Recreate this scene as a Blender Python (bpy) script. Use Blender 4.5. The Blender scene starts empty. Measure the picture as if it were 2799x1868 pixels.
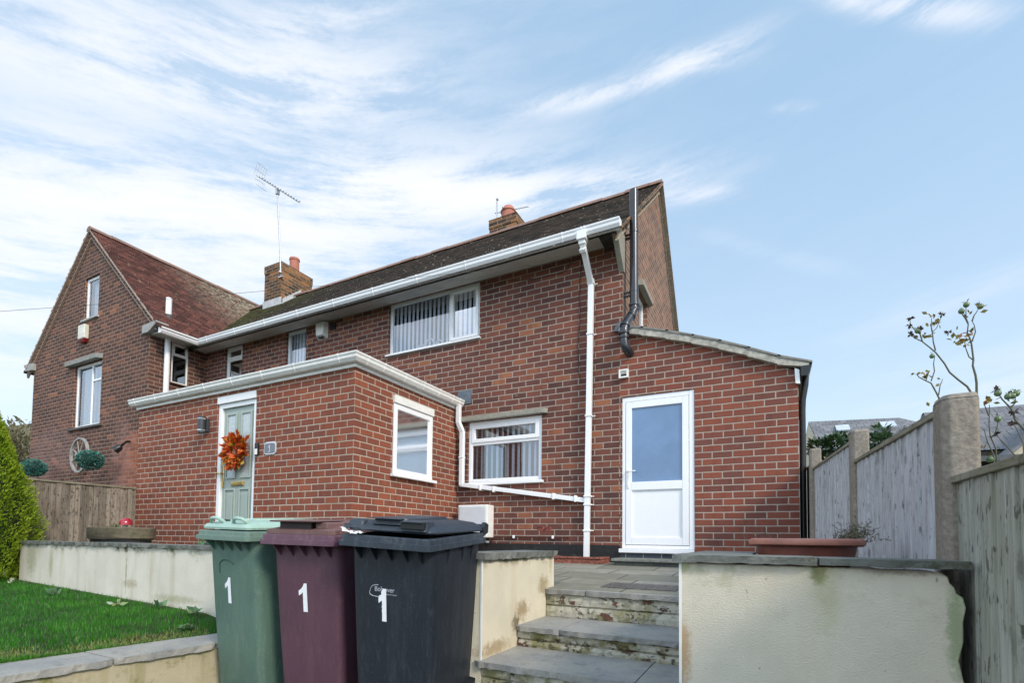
import bpy, bmesh, math, random
from math import radians, sin, cos, pi, sqrt, atan2, floor
from mathutils import Vector, Matrix, Euler
import numpy as np
random.seed(7)
rng = np.random.default_rng(7)
S = bpy.context.scene
COL = S.collection

# ------------------------------------------------------------------ camera
CAM = Vector((-0.2999, -6.496, -0.1143))
F = Vector((-0.47493177, 0.87903895, 0.04159736))
R = Vector((0.87998163, 0.47483503, 0.01280719))
U = Vector((0.00849386, -0.04268745, 0.99905237))
cd = bpy.data.cameras.new('camera')
cam = bpy.data.objects.new('camera', cd); COL.objects.link(cam)
M = Matrix((R, U, -F)).transposed().to_4x4(); M.translation = CAM
cam.matrix_world = M
cd.sensor_width = 36; cd.lens = 36 * 1392.14 / 2799
cd.shift_x = (1399.5 - 1350.17) / 2799
cd.shift_y = (1418.54 - 934.0) / 2799
cd.clip_start = .05; cd.clip_end = 3000
S.camera = cam
S.view_settings.view_transform = 'Standard'; S.view_settings.look = 'None'
S.view_settings.exposure = 0.15; S.view_settings.gamma = 1

# ------------------------------------------------------------------ light
SUN_DIR = Vector((.74, -.36, .57)).normalized()      # towards the sun
sun_el = math.asin(SUN_DIR.z); sun_az = atan2(SUN_DIR.x, SUN_DIR.y)
sd = bpy.data.lights.new('sun', 'SUN'); sd.energy = 2.7; sd.angle = radians(13); sd.color = (1, .88, .74)
so = bpy.data.objects.new('sun', sd); COL.objects.link(so)
so.rotation_euler = SUN_DIR.to_track_quat('Z', 'Y').to_euler()

# ------------------------------------------------------------------ node helper
class NT:
    def __init__(s, tree):
        s.t = tree; s.n = tree.nodes; s.l = tree.links
    def put(s, sock, v):
        if isinstance(v, bpy.types.NodeSocket): s.l.new(v, sock)
        elif isinstance(v, (tuple, list)):
            v = tuple(v)
            if len(sock.default_value) == 4 and len(v) == 3: v = v + (1,)
            sock.default_value = v
        else: sock.default_value = v
    def m(s, op, a, b=None, c=None, clamp=False):
        n = s.n.new('ShaderNodeMath'); n.operation = op; n.use_clamp = clamp
        for i, v in enumerate((a, b, c)):
            if v is not None: s.put(n.inputs[i], v)
        return n.outputs[0]
    def vm(s, op, a, b=None):
        n = s.n.new('ShaderNodeVectorMath'); n.operation = op
        s.put(n.inputs[0], a)
        if b is not None: s.put(n.inputs[1], b)
        return n.outputs[0]
    def sep(s, v):
        n = s.n.new('ShaderNodeSeparateXYZ'); s.put(n.inputs[0], v); return n.outputs
    def comb(s, x, y, z):
        n = s.n.new('ShaderNodeCombineXYZ')
        for i, v in enumerate((x, y, z)): s.put(n.inputs[i], v)
        return n.outputs[0]
    def noise(s, vec, scale, detail=4, rough=.55, dist=0, out=0):
        n = s.n.new('ShaderNodeTexNoise'); s.put(n.inputs['Vector'], vec)
        n.inputs['Scale'].default_value = scale; n.inputs['Detail'].default_value = detail
        n.inputs['Roughness'].default_value = rough; n.inputs['Distortion'].default_value = dist
        return n.outputs[out]
    def white(s, vec):
        n = s.n.new('ShaderNodeTexWhiteNoise'); n.noise_dimensions = '3D'; s.put(n.inputs['Vector'], vec); return n.outputs
    def vor(s, vec, scale, feature='F1', out='Distance'):
        n = s.n.new('ShaderNodeTexVoronoi'); n.feature = feature; s.put(n.inputs['Vector'], vec)
        n.inputs['Scale'].default_value = scale; return n.outputs[out]
    def mix(s, f, a, b, blend='MIX'):
        n = s.n.new('ShaderNodeMix'); n.data_type = 'RGBA'; n.blend_type = blend
        s.put(n.inputs[0], f); s.put(n.inputs[6], a); s.put(n.inputs[7], b); return n.outputs[2]
    def ramp(s, f, stops, interp='LINEAR'):
        n = s.n.new('ShaderNodeValToRGB'); s.put(n.inputs[0], f); n.color_ramp.interpolation = interp
        e = n.color_ramp.elements
        while len(e) < len(stops): e.new(.5)
        for i, (p, c) in enumerate(stops):
            e[i].position = p; e[i].color = (c[0], c[1], c[2], 1) if isinstance(c, (tuple, list)) else (c, c, c, 1)
        return n.outputs[0]
    def step(s, v, a, b):                      # smoothstep a..b
        n = s.n.new('ShaderNodeMapRange'); n.interpolation_type = 'SMOOTHSTEP'
        s.put(n.inputs[0], v); n.inputs[1].default_value = a; n.inputs[2].default_value = b
        return n.outputs[0]
    def geo(s, o='Position'):
        n = s.n.new('ShaderNodeNewGeometry'); return n.outputs[o]
    def obj(s):
        n = s.n.new('ShaderNodeTexCoord'); return n.outputs['Object']
    def bump(s, h, dist=.01, strength=1):
        n = s.n.new('ShaderNodeBump'); n.inputs['Strength'].default_value = strength
        n.inputs['Distance'].default_value = dist; s.put(n.inputs['Height'], h); return n.outputs[0]

def new_mat(name):
    m = bpy.data.materials.new(name); m.use_nodes = True
    nt = NT(m.node_tree); b = nt.n['Principled BSDF']
    return m, nt, b

MATS = {}
def plain(name, c, rough=.5, var=.12, scale=30, bump=0, metal=0, c2=None, spec=.5, stretch=(1, 1, 1), coat=0, dirt=0, dirtc=(.12, .11, .07)):
    if name in MATS: return MATS[name]
    m, nt, b = new_mat(name)
    p = nt.vm('MULTIPLY', nt.obj(), stretch)
    n1 = nt.noise(p, scale, 5, .6); n2 = nt.noise(p, scale * .17, 3, .5)
    dark = tuple(x * (1 - var * 2) for x in c); lite = tuple(min(1, x * (1 + var)) for x in c)
    if c2 is None: col = nt.mix(nt.step(n1, .3, .7), dark, lite)
    else: col = nt.mix(nt.step(n1, .35, .65), c, c2)
    col = nt.mix(nt.m('MULTIPLY', nt.step(n2, .35, .7), var * 1.5, clamp=True), col, dark)
    if dirt:
        d = nt.step(nt.noise(p, scale * .4, 6, .7), .55, .75)
        col = nt.mix(nt.m('MULTIPLY', d, dirt), col, dirtc)
    nt.put(b.inputs['Base Color'], col)
    nt.put(b.inputs['Roughness'], nt.m('ADD', nt.m('MULTIPLY', nt.m('SUBTRACT', n2, .5), .25), rough, clamp=True))
    b.inputs['Metallic'].default_value = metal; b.inputs['Specular IOR Level'].default_value = spec
    if coat: b.inputs['Coat Weight'].default_value = coat
    if bump: nt.put(b.inputs['Normal'], nt.bump(n1, bump))
    MATS[name] = m; return m

def brick_mat(name, stops, mortar, l, h, u0x, z0, u0y=0, wob=.005, grime=.35, rustic=.5, halo=None, patch=None, dark_top=None):
    m, nt, b = new_mat(name)
    pos = nt.geo(); px, py, pz = nt.sep(pos); nx = nt.sep(nt.geo('True Normal'))[0]
    sel = nt.m('GREATER_THAN', nt.m('ABSOLUTE', nx), .5)
    ux = nt.m('SUBTRACT', px, u0x); uy = nt.m('SUBTRACT', py, u0y)
    u = nt.m('ADD', nt.m('MULTIPLY', ux, nt.m('SUBTRACT', 1, sel)), nt.m('MULTIPLY', uy, sel))
    w1 = nt.m('MULTIPLY', nt.m('SUBTRACT', nt.noise(pos, 9, 3), .5), wob * 2)
    w2 = nt.m('MULTIPLY', nt.m('SUBTRACT', nt.noise(nt.vm('ADD', pos, (5, 9, 2)), 7, 3), .5), wob * 2)
    r = nt.m('DIVIDE', nt.m('ADD', nt.m('SUBTRACT', pz, z0), w1), h)
    row = nt.m('FLOOR', r); fr = nt.m('SUBTRACT', r, row)
    par = nt.m('FLOORED_MODULO', row, 2.0)
    rj = nt.m('MULTIPLY', nt.m('SUBTRACT', nt.white(nt.comb(row, 3.3, sel))[0], .5), .07)
    uo = nt.m('ADD', nt.m('ADD', nt.m('DIVIDE', nt.m('ADD', u, w2), l), nt.m('MULTIPLY', par, .5)), rj)
    colm = nt.m('FLOOR', uo); fu = nt.m('SUBTRACT', uo, colm)
    dv = nt.m('MULTIPLY', nt.m('MINIMUM', fr, nt.m('SUBTRACT', 1, fr)), h)
    du = nt.m('MULTIPLY', nt.m('MINIMUM', fu, nt.m('SUBTRACT', 1, fu)), l)
    d = nt.m('MINIMUM', du, dv)
    fine = nt.noise(pos, 90, 4, .7); mid = nt.noise(pos, 22, 4, .6); big = nt.noise(pos, 1.3, 4, .6)
    d2 = nt.m('ADD', d, nt.m('MULTIPLY', nt.m('SUBTRACT', mid, .5), .004))
    d2 = nt.m('ADD', d2, nt.m('MULTIPLY', nt.m('SUBTRACT', nt.noise(pos, 1.7, 4, .6), .5), .0045)); mask = nt.step(d2, .0050, .0082)
    wn = nt.white(nt.comb(colm, row, nt.m('MULTIPLY', sel, 7.7)))
    rnd = wn[0]
    c = nt.ramp(rnd, stops)
    # rustic vertical drag texture within the brick
    drag = nt.noise(nt.vm('MULTIPLY', pos, (75, 75, 22)), 1.0, 4, .7)
    val = nt.m('ADD', 1 - .5 * rustic * .55, nt.m('MULTIPLY', nt.m('ADD', nt.m('MULTIPLY', drag, .6), nt.m('MULTIPLY', mid, .4)), .55 * rustic))
    c = nt.mix(1.0, c, nt.comb(val, val, val), 'MULTIPLY')
    # fire marks: one end of the brick darker
    fm = nt.m('MULTIPLY', nt.step(nt.noise(nt.comb(nt.m('MULTIPLY', uo, 2.2), nt.m('MULTIPLY', row, 7.1), 0), 1.0, 2), .5, .72), .28)
    c = nt.mix(fm, c, tuple(x * .5 for x in stops[0][1]))
    g = nt.m('MULTIPLY', nt.step(big, .42, .75), grime)
    c = nt.mix(g, c, tuple(x * .55 for x in stops[0][1]))
    mo = nt.mix(nt.step(fine, .3, .7), tuple(x * .78 for x in mortar), mortar)
    mo = nt.mix(nt.m('MULTIPLY', nt.step(big, .45, .7), .4), mo, tuple(x * .6 for x in mortar))
    # mortar smears & lime spots on the face
    tone = nt.m('ADD', .86, nt.m('MULTIPLY', nt.noise(nt.vm('MULTIPLY', pos, (.9, .9, 1.3)), 1.0, 5, .65), .32)); c = nt.mix(1.0, c, nt.comb(tone, tone, tone), 'MULTIPLY')
    sm = nt.m('MULTIPLY', nt.step(nt.noise(pos, 14, 5, .7), .60, .74), nt.m('MULTIPLY', nt.step(nt.noise(pos, 1.1, 3), .4, .65), .55))
    c = nt.mix(sm, c, tuple(x * .9 for x in mortar))
    col = nt.mix(mask, mo, c)
    if patch:                                   # soft-edged spalled / painted patches (x0,x1,z0,z1,colour,amount)
        for (a0, a1, z_0, z_1, pc, am) in patch:
            cx, cz, rx, rz = (a0 + a1) / 2, (z_0 + z_1) / 2, abs(a1 - a0) / 2, abs(z_1 - z_0) / 2
            dx = nt.m('DIVIDE', nt.m('SUBTRACT', px, cx), rx); dz = nt.m('DIVIDE', nt.m('SUBTRACT', pz, cz), rz)
            rr = nt.m('SQRT', nt.m('ADD', nt.m('MULTIPLY', dx, dx), nt.m('MULTIPLY', dz, dz)))
            rr = nt.m('ADD', rr, nt.m('MULTIPLY', nt.m('SUBTRACT', nt.noise(pos, 3.5, 5, .65), .5), 1.4))
            k = nt.m('MULTIPLY', nt.m('SUBTRACT', 1, nt.step(rr, .6, 1.1)), am)
            k = nt.m('MULTIPLY', k, nt.m('ADD', .35, nt.m('MULTIPLY', mask, .65)))
            vv = nt.m('ADD', .6, nt.m('MULTIPLY', nt.m('ADD', rnd, fine), .4))
            col = nt.mix(k, col, nt.mix(1.0, pc, nt.comb(vv, vv, vv), 'MULTIPLY'))
    nt.put(b.inputs['Base Color'], col)
    b.inputs['Roughness'].default_value = .88; b.inputs['Specular IOR Level'].default_value = .25
    hgt = nt.m('ADD', nt.m('MULTIPLY', mask, .8), nt.m('ADD', nt.m('MULTIPLY', drag, .28 * rustic), nt.m('MULTIPLY', fine, .15)))
    nt.put(b.inputs['Normal'], nt.bump(nt.m('ADD', hgt, nt.m('MULTIPLY', rnd, .25)), .006))
    MATS[name] = m; return m

M_OLD = brick_mat('facade_brick', [(0, (.096, .044, .037)), (.25, (.136, .053, .041)), (.65, (.170, .063, .045)), (.90, (.198, .073, .049)), (.97, (.27, .10, .055)), (1, (.33, .135, .07))],
                  (.40, .335, .28), .2225, .08148, -3.7599, -.0486, grime=.30, rustic=.8)
M_EXT = brick_mat('extension_brick', [(0, (.150, .060, .047)), (.35, (.188, .064, .046)), (.75, (.218, .069, .046)), (1, (.250, .078, .048))],
                  (.44, .365, .30), .2202, .08, .0048 * 1 - .1101, 0, grime=.12, rustic=.35, wob=.003)
M_POR = brick_mat('porch_brick', [(0, (.168, .060, .042)), (.35, (.202, .065, .041)), (.75, (.235, .071, .041)), (1, (.27, .083, .045))],
                  (.49, .40, .32), .2202, .08, -4.6747 - .1101 * 0, .1226, u0y=-2.187 + .48 * .2202, grime=.10, rustic=.3, wob=.003)
M_GAB = brick_mat('gable_brick', [(0, (.075, .040, .034)), (.4, (.105, .050, .040)), (.80, (.135, .060, .044)), (.97, (.18, .076, .050)), (1, (.30, .115, .06))],
                  (.34, .255, .19), .2202, .08, -10.86, .02, u0y=-1.12, grime=.30, rustic=.6,
                  patch=[(-11.9, -10.8, .7, 2.0, (.36, .12, .065), .6), (-12.2, -11.2, .6, 2.2, (.30, .16, .14), .4), (-16, -13.6, 1.0, 2.4, (.20, .12, .115), .4)])
M_SIDE = brick_mat('side_gable_brick', [(0, (.135, .075, .058)), (.4, (.185, .098, .070)), (.8, (.23, .12, .082)), (1, (.31, .15, .095))],
                  (.40, .34, .27), .2225, .08148, 0, -.0486, grime=.15, rustic=.7)
M_CHIM = brick_mat('chimney_brick', [(0, (.05, .036, .03)), (.35, (.10, .058, .04)), (.7, (.19, .095, .05)), (1, (.36, .15, .06))],
                  (.34, .27, .17), .2202, .08, -11.03, 0, u0y=1.95, grime=.5, rustic=.8, wob=.008)

UPVC = plain('white_upvc', (.82, .83, .845), .28, .006, 12, spec=.5)
UPVC_D = plain('white_upvc_weathered', (.79, .79, .76), .35, .04, 9, spec=.5, dirt=.12, dirtc=(.45, .42, .33))
SOFF = plain('soffit_board', (.60, .59, .56), .5, .07, 3, dirt=.15, dirtc=(.32, .27, .20))
GOLD = plain('brass', (.70, .50, .20), .25, .1, 40, metal=1)
STEEL = plain('aluminium', (.45, .46, .47), .4, .1, 30, metal=.8)
BLKP = plain('black_plastic', (.012, .013, .015), .35, .1, 20)
ANTH = plain('anthracite_paint', (.04, .047, .057), .45, .1, 40)
LEAD = plain('lead', (.115, .135, .16), .5, .15, 8, metal=.2)
CONC = plain('concrete', (.33, .32, .27), .9, .2, 60, bump=.004, c2=(.23, .22, .18), dirt=.4, dirtc=(.10, .10, .06))
TERR = plain('terracotta', (.42, .17, .12), .55, .1, 14)
TERRD = plain('terracotta_body', (.20, .062, .042), .5, .12, 14)
WOODG = None

def slate_mat(name, c, c2, moss=.35, edge=True):
    m, nt, b = new_mat(name); p = nt.geo()
    n = nt.noise(p, 3.2, 6, .65); f = nt.noise(p, 55, 5, .7); k = nt.noise(p, 9, 5, .65)
    col = nt.mix(nt.step(n, .35, .65), c, c2)
    col = nt.mix(nt.m('MULTIPLY', nt.step(f, .3, .75), .35), col, tuple(x * .5 for x in c))
    col = nt.mix(nt.m('MULTIPLY', nt.step(k, .52, .68), moss), col, (.055, .06, .028))
    nt.put(b.inputs['Base Color'], col); b.inputs['Roughness'].default_value = .75
    nt.put(b.inputs['Normal'], nt.bump(nt.m('ADD', nt.m('MULTIPLY', n, 2), f), .006))
    MATS[name] = m; return m
SLAB = slate_mat('stone_slab', (.30, .30, .29), (.40, .385, .34), .30)
COPE = slate_mat('coping_slate', (.13, .14, .125), (.24, .245, .22), .8)

def render_wall_mat(name, base, stain, algae, zt, span=.6, amount=.5, texs=70, moss_dots=.3, marks=(), max_='x'):
    """cream render with rain streaks from the coping and algae patches"""
    m, nt, b = new_mat(name); p = nt.geo(); x, y, z = nt.sep(p)
    n = nt.noise(p, 2.1, 5, .6)
    col = nt.mix(nt.step(n, .35, .65), base, tuple(v * .88 for v in base))
    streak = nt.noise(nt.vm('MULTIPLY', p, (5.5, 5.5, .55)), 1.0, 5, .6)
    dep = nt.step(nt.m('SUBTRACT', zt, z), span, .0)
    s1 = nt.m('MULTIPLY', nt.step(streak, .48, .72), amount)
    col = nt.mix(s1, col, stain)
    ab = nt.m('MULTIPLY', nt.step(nt.noise(p, 6.5, 6, .7), .46, .66), dep)
    ab = nt.m('MULTIPLY', nt.m('POWER', ab, 1.5), moss_dots)
    col = nt.mix(ab, col, algae)
    fine = nt.noise(nt.vm('MULTIPLY', p, (1, 1, 1.35)), texs, 5, .65); vr = nt.vor(p, 8, 'F1')
    col = nt.mix(nt.m('MULTIPLY', nt.step(fine, .62, .8), .18), col, tuple(v * .5 for v in stain))
    spots = nt.m('MULTIPLY', nt.step(nt.noise(p, 31, 3, .6), .70, .74), .6)
    col = nt.mix(spots, col, tuple(v * .35 for v in stain))
    for (mx_, mz_, rx_, rz_, mc, am) in marks:
        qx = nt.m('DIVIDE', nt.m('SUBTRACT', x if max_ == 'x' else y, mx_), rx_); qz = nt.m('DIVIDE', nt.m('SUBTRACT', z, mz_), rz_)
        rr = nt.m('ADD', nt.m('SQRT', nt.m('ADD', nt.m('MULTIPLY', qx, qx), nt.m('MULTIPLY', qz, qz))), nt.m('MULTIPLY', nt.m('SUBTRACT', nt.noise(p, 26, 8, .78), .5), 2.2))
        col = nt.mix(nt.m('MULTIPLY', nt.m('SUBTRACT', 1, nt.step(rr, .25, 1.0)), am), col, mc)
    nt.put(b.inputs['Base Color'], col); b.inputs['Roughness'].default_value = .9; b.inputs['Specular IOR Level'].default_value = .2
    nt.put(b.inputs['Normal'], nt.bump(nt.m('ADD', fine, nt.m('MULTIPLY', nt.noise(p, 9, 4, .6), .5)), .0045))
    MATS[name] = m; return m
REND_L = render_wall_mat('render_garden_wall', (.66, .625, .53), (.42, .36, .24), (.12, .12, .05), -.235, .14, .55, 90, 1.0, marks=[(-6.0, -.26, .05, .05, (.06, .06, .03), .9), (-5.98, -.50, .018, .26, (.25, .22, .14), .7), (-5.9, -.60, .2, .06, (.34, .28, .17), .6), (-7.6, -.45, .07, .25, (.34, .33, .17), .7), (-8.1, -.4, .2, .3, (.30, .30, .17), .6), (-5.1, -.70, .5, .05, (.28, .28, .13), .5)])
REND_R = render_wall_mat('render_planter_wall', (.72, .67, .55), (.58, .48, .29), (.22, .22, .07), -.185, .30, .28, 150, .4, marks=[(-.165, -.195, .035, .06, (.12, .14, .03), .85), (-.14, -.25, .05, .22, (.45, .42, .20), .4), (.06, -.19, .14, .02, (.16, .11, .08), .6), (-.57, -.50, .04, .16, (.42, .24, .09), .7), (.165, -.35, .03, .22, (.30, .36, .20), .8), (-.565, -.2, .03, .04, (.35, .34, .12), .6)])
REND_P = render_wall_mat('render_pillar', (.72, .66, .51), (.55, .43, .26), (.17, .15, .06), -.235, .10, .35, 120, 1.0, marks=[(-3.14, -.62, .16, .10, (.30, .20, .09), .75), (-3.25, -.70, .08, .09, (.12, .10, .05), .8), (-3.55, -.82, .30, .07, (.30, .20, .09), .7), (-2.75, -.47, .14, .10, (.28, .20, .08), .7), (-2.60, -.30, .05, .12, (.42, .33, .16), .5), (-3.35, -.25, .5, .018, (.15, .13, .06), .7)], max_='y')
REND_K = render_wall_mat('render_kerb_wall', (.44, .39, .27), (.20, .19, .07), (.14, .15, .035), -.91, .4, .6, 55, .9)

def wood_mat(name, cols, grain=(9, 9, .7), knots=.5, green=0.0, board=None, lite=None, bax='x'):
    m, nt, b = new_mat(name); p = nt.geo(); x, y, z = nt.sep(p)
    if board:
        q = nt.m('DIVIDE', x if bax == 'x' else y, board); bi = nt.m('FLOOR', q)
        rb = nt.white(nt.comb(bi, 1.7, 4.2))
        off = nt.comb(0, 0, nt.m('MULTIPLY', rb[0], 37))
        pp = nt.vm('ADD', p, off)
    else: pp = p; rb = None
    g = nt.noise(nt.vm('MULTIPLY', pp, grain), 3.0, 6, .65, .4)
    g2 = nt.noise(nt.vm('MULTIPLY', pp, (grain[0] * 4, grain[1] * 4, grain[2] * 1.5)), 3.0, 4, .6)
    col = nt.ramp(g, [(.25, cols[0]), (.5, cols[1]), (.75, cols[2])])
    col = nt.mix(nt.m('MULTIPLY', nt.step(g2, .4, .7), .35), col, tuple(v * .6 for v in cols[0]))
    if rb: 
        v = nt.m('ADD', .62, nt.m('MULTIPLY', rb[0], .62)); col = nt.mix(.9, col, nt.comb(v, v, v), 'MULTIPLY')
    kn = nt.step(nt.vor(nt.vm('MULTIPLY', pp, (1, 1, .45)), 6.5), .08, .03)
    col = nt.mix(nt.m('MULTIPLY', kn, knots), col, tuple(v * .25 for v in cols[0]))
    sp = nt.m('ADD', nt.step(nt.noise(nt.vm('MULTIPLY', pp, (1, 1, .35)), 42, 3, .6), .585, .65), nt.m('MULTIPLY', nt.step(nt.noise(nt.vm('MULTIPLY', pp, (1, 1, .5)), 11, 6, .75), .53, .63), .55), clamp=True)
    col = nt.mix(nt.m('MULTIPLY', sp, knots), col, tuple(v * .35 for v in cols[0]))
    if green:
        col = nt.mix(nt.m('MULTIPLY', nt.step(nt.noise(nt.vm('MULTIPLY', pp, (2.5, 2.5, .6)), 1.6, 5, .65), .42, .68), green), col, (.17, .18, .085))
    nt.put(b.inputs['Base Color'], col); b.inputs['Roughness'].default_value = .85
    nt.put(b.inputs['Normal'], nt.bump(nt.m('ADD', g, g2), .004))
    MATS[name] = m; return m
W_PALE = wood_mat('silvered_wood', [(.40, .41, .43), (.54, .55, .58), (.66, .67, .70)], knots=.75, green=.10, board=None)
W_NEAR = wood_mat('silvered_wood_green', [(.22, .22, .185), (.40, .405, .36), (.56, .57, .53)], knots=.9, green=.40)
W_BRN = wood_mat('brown_boards', [(.12, .098, .072), (.235, .20, .158), (.33, .295, .245)], knots=.9, board=.112, bax='y')
W_CAP = wood_mat('fence_capping', [(.14, .125, .08), (.25, .235, .17), (.33, .32, .25)], grain=(1, .7, 9), green=.2)
POSTM = plain('fence_post_concrete', (.29, .25, .205), .92, .22, 60, bump=.005, c2=(.20, .175, .145), dirt=.45, dirtc=(.42, .37, .30))

# glass
def glass_mat(name, tint=(.9, .95, 1), refl=.35, rough=.02, dark=None):
    m, nt, b = new_mat(name)
    n = nt.n; b_out = n['Material Output']; n.remove(b)
    tr = n.new('ShaderNodeBsdfTransparent'); tr.inputs[0].default_value = tint + (1,)
    gl = n.new('ShaderNodeBsdfGlossy'); gl.inputs['Roughness'].default_value = rough; gl.inputs[0].default_value = (.95, .97, 1, 1)
    fr = n.new('ShaderNodeFresnel'); fr.inputs[0].default_value = 1.5
    wv = nt.bump(nt.noise(nt.geo(), 1.6, 2, .5), .008, .10)
    nt.put(gl.inputs['Normal'], wv)
    f = nt.m('ADD', nt.m('MULTIPLY', fr.outputs[0], 1.25), refl, clamp=True)
    mx = n.new('ShaderNodeMixShader'); nt.put(mx.inputs[0], f); nt.l.new(tr.outputs[0], mx.inputs[1]); nt.l.new(gl.outputs[0], mx.inputs[2])
    nt.l.new(mx.outputs[0], b_out.inputs[0])
    MATS[name] = m; return m
GLASS = glass_mat('window_glass', (.95, .97, 1.0), .12)
GLASS_D = glass_mat('window_glass_dark', (.35, .40, .45), .10)
def opaque_glass(name, c, rough=.12, metal=.0, spec=.9, sc=4):
    m, nt, b = new_mat(name); n = nt.noise(nt.geo(), sc, 4, .6)
    nt.put(b.inputs['Base Color'], nt.mix(nt.step(n, .3, .7), tuple(v * .88 for v in c), tuple(min(1, v * 1.1) for v in c)))
    b.inputs['Roughness'].default_value = rough; b.inputs['Metallic'].default_value = metal; b.inputs['Specular IOR Level'].default_value = spec
    MATS[name] = m; return m
DOORGL = opaque_glass('blue_door_glass', (.115, .21, .37), .16, .0, .8, 2)
FROST = opaque_glass('frosted_glass', (.42, .48, .50), .18, .0, .8, 30)
FROST_D = opaque_glass('frosted_porch_glass', (.10, .13, .19), .12, .0, .9, 6)

# ------------------------------------------------------------------ mesh helper
class MB:
    def __init__(s): s.v = []; s.f = []; s.mi = []
    def add(s, vs, fs, mi=0):
        o = len(s.v); s.v += [tuple(p) for p in vs]; s.f += [tuple(i + o for i in f) for f in fs]; s.mi += [mi] * len(fs); return s
    def quad(s, a, b, c, d, mi=0): return s.add([a, b, c, d], [(0, 1, 2, 3)], mi)
    def box(s, x0, x1, y0, y1, z0, z1, mi=0):
        x0, x1 = min(x0, x1), max(x0, x1); y0, y1 = min(y0, y1), max(y0, y1); z0, z1 = min(z0, z1), max(z0, z1)
        v = [(x0, y0, z0), (x1, y0, z0), (x1, y1, z0), (x0, y1, z0), (x0, y0, z1), (x1, y0, z1), (x1, y1, z1), (x0, y1, z1)]
        return s.add(v, [(0, 3, 2, 1), (4, 5, 6, 7), (0, 1, 5, 4), (1, 2, 6, 5), (2, 3, 7, 6), (3, 0, 4, 7)], mi)
    def hexa(s, bot, top, mi=0):               # two quads (counter clockwise from above)
        return s.add(list(bot) + list(top), [(3, 2, 1, 0), (4, 5, 6, 7), (0, 1, 5, 4), (1, 2, 6, 5), (2, 3, 7, 6), (3, 0, 4, 7)], mi)
    def prism(s, poly, ext, mi=0):             # poly: 3D points, extruded by vector ext
        n = len(poly); e = Vector(ext); P = [Vector(p) for p in poly]
        vs = P + [p + e for p in P]
        fs = [tuple(range(n))[::-1], tuple(range(n, 2 * n))] + [(i, (i + 1) % n, (i + 1) % n + n, i + n) for i in range(n)]
        return s.add(vs, fs, mi)
    def tube(s, path, r, n=10, mi=0, cap=True):
        P = [Vector(p) for p in path]; rs = r if isinstance(r, (list, tuple)) else [r] * len(P)
        T = []
        for i in range(len(P)):
            a = P[max(i - 1, 0)]; b = P[min(i + 1, len(P) - 1)]; T.append((b - a).normalized())
        up = Vector((0, 0, 1)) if abs(T[0].z) < .9 else Vector((1, 0, 0))
        x = T[0].cross(up).normalized(); vs = []
        for i, p in enumerate(P):
            x = (x - T[i] * x.dot(T[i])).normalized(); y = T[i].cross(x)
            for k in range(n):
                a = 2 * pi * k / n; vs.append(p + (x * cos(a) + y * sin(a)) * rs[i])
        fs = []
        for i in range(len(P) - 1):
            for k in range(n):
                k2 = (k + 1) % n; fs.append((i * n + k, i * n + k2, (i + 1) * n + k2, (i + 1) * n + k))
        if cap: fs += [tuple(range(n))[::-1], tuple(range((len(P) - 1) * n, len(P) * n))]
        return s.add(vs, fs, mi)
    def lathe(s, prof, c, n=32, mi=0, sx=1, sy=1):   # prof [(r,z)]
        vs = []; fs = []
        for (r, z) in prof:
            for k in range(n):
                a = 2 * pi * k / n; vs.append((c[0] + r * cos(a) * sx, c[1] + r * sin(a) * sy, c[2] + z))
        for i in range(len(prof) - 1):
            for k in range(n):
                k2 = (k + 1) % n; fs.append((i * n + k, i * n + k2, (i + 1) * n + k2, (i + 1) * n + k))
        fs.append(tuple(range(n))[::-1]); fs.append(tuple(range((len(prof) - 1) * n, len(prof) * n)))
        return s.add(vs, fs, mi)
    def sphere(s, c, r, n=12, mi=0, sz=1):
        prof = [(r * sin(pi * i / 8) + 1e-5, -r * sz * cos(pi * i / 8)) for i in range(9)]
        return s.lathe(prof, c, n, mi)
    def build(s, name, mat, parent=None, bevel=0, seg=2, smooth=False, local=False):
        me = bpy.data.meshes.new(name); me.from_pydata(s.v, [], s.f)
        ms = mat if isinstance(mat, (list, tuple)) else [mat]
        for q in ms: me.materials.append(q)
        if len(ms) > 1:
            for p, i in zip(me.polygons, s.mi): p.material_index = i
        me.update()
        bm = bmesh.new(); bm.from_mesh(me); bmesh.ops.recalc_face_normals(bm, faces=bm.faces) if not getattr(s, 'keep', False) else None
        bm.to_mesh(me); bm.free()
        if smooth:
            for p in me.polygons: p.use_smooth = True
            try: me.set_sharp_from_angle(angle=radians(38))
            except Exception: pass
        o = bpy.data.objects.new(name, me); COL.objects.link(o)
        if parent is not None:
            o.parent = parent
            if not local: o.matrix_parent_inverse = world_of(parent).inverted()
        if bevel:
            b = o.modifiers.new('bevel', 'BEVEL'); b.width = bevel; b.segments = seg; b.limit_method = 'ANGLE'; b.angle_limit = radians(40)
        return o

def world_of(o):
    m = o.matrix_basis.copy()
    if o.parent: m = world_of(o.parent) @ o.matrix_parent_inverse @ m
    return m
def tag(o, label=None, cat=None, group=None, kind=None):
    if label: o['label'] = label
    if cat: o['category'] = cat
    if group: o['group'] = group
    if kind: o['kind'] = kind
    return o
def thing(name, label, cat, loc=(0, 0, 0), rot=None, group=None):
    o = bpy.data.objects.new(name, None); COL.objects.link(o); o.location = loc; o.empty_display_size = .2
    if rot is not None: o.rotation_euler = rot
    return tag(o, label, cat, group)

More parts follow.
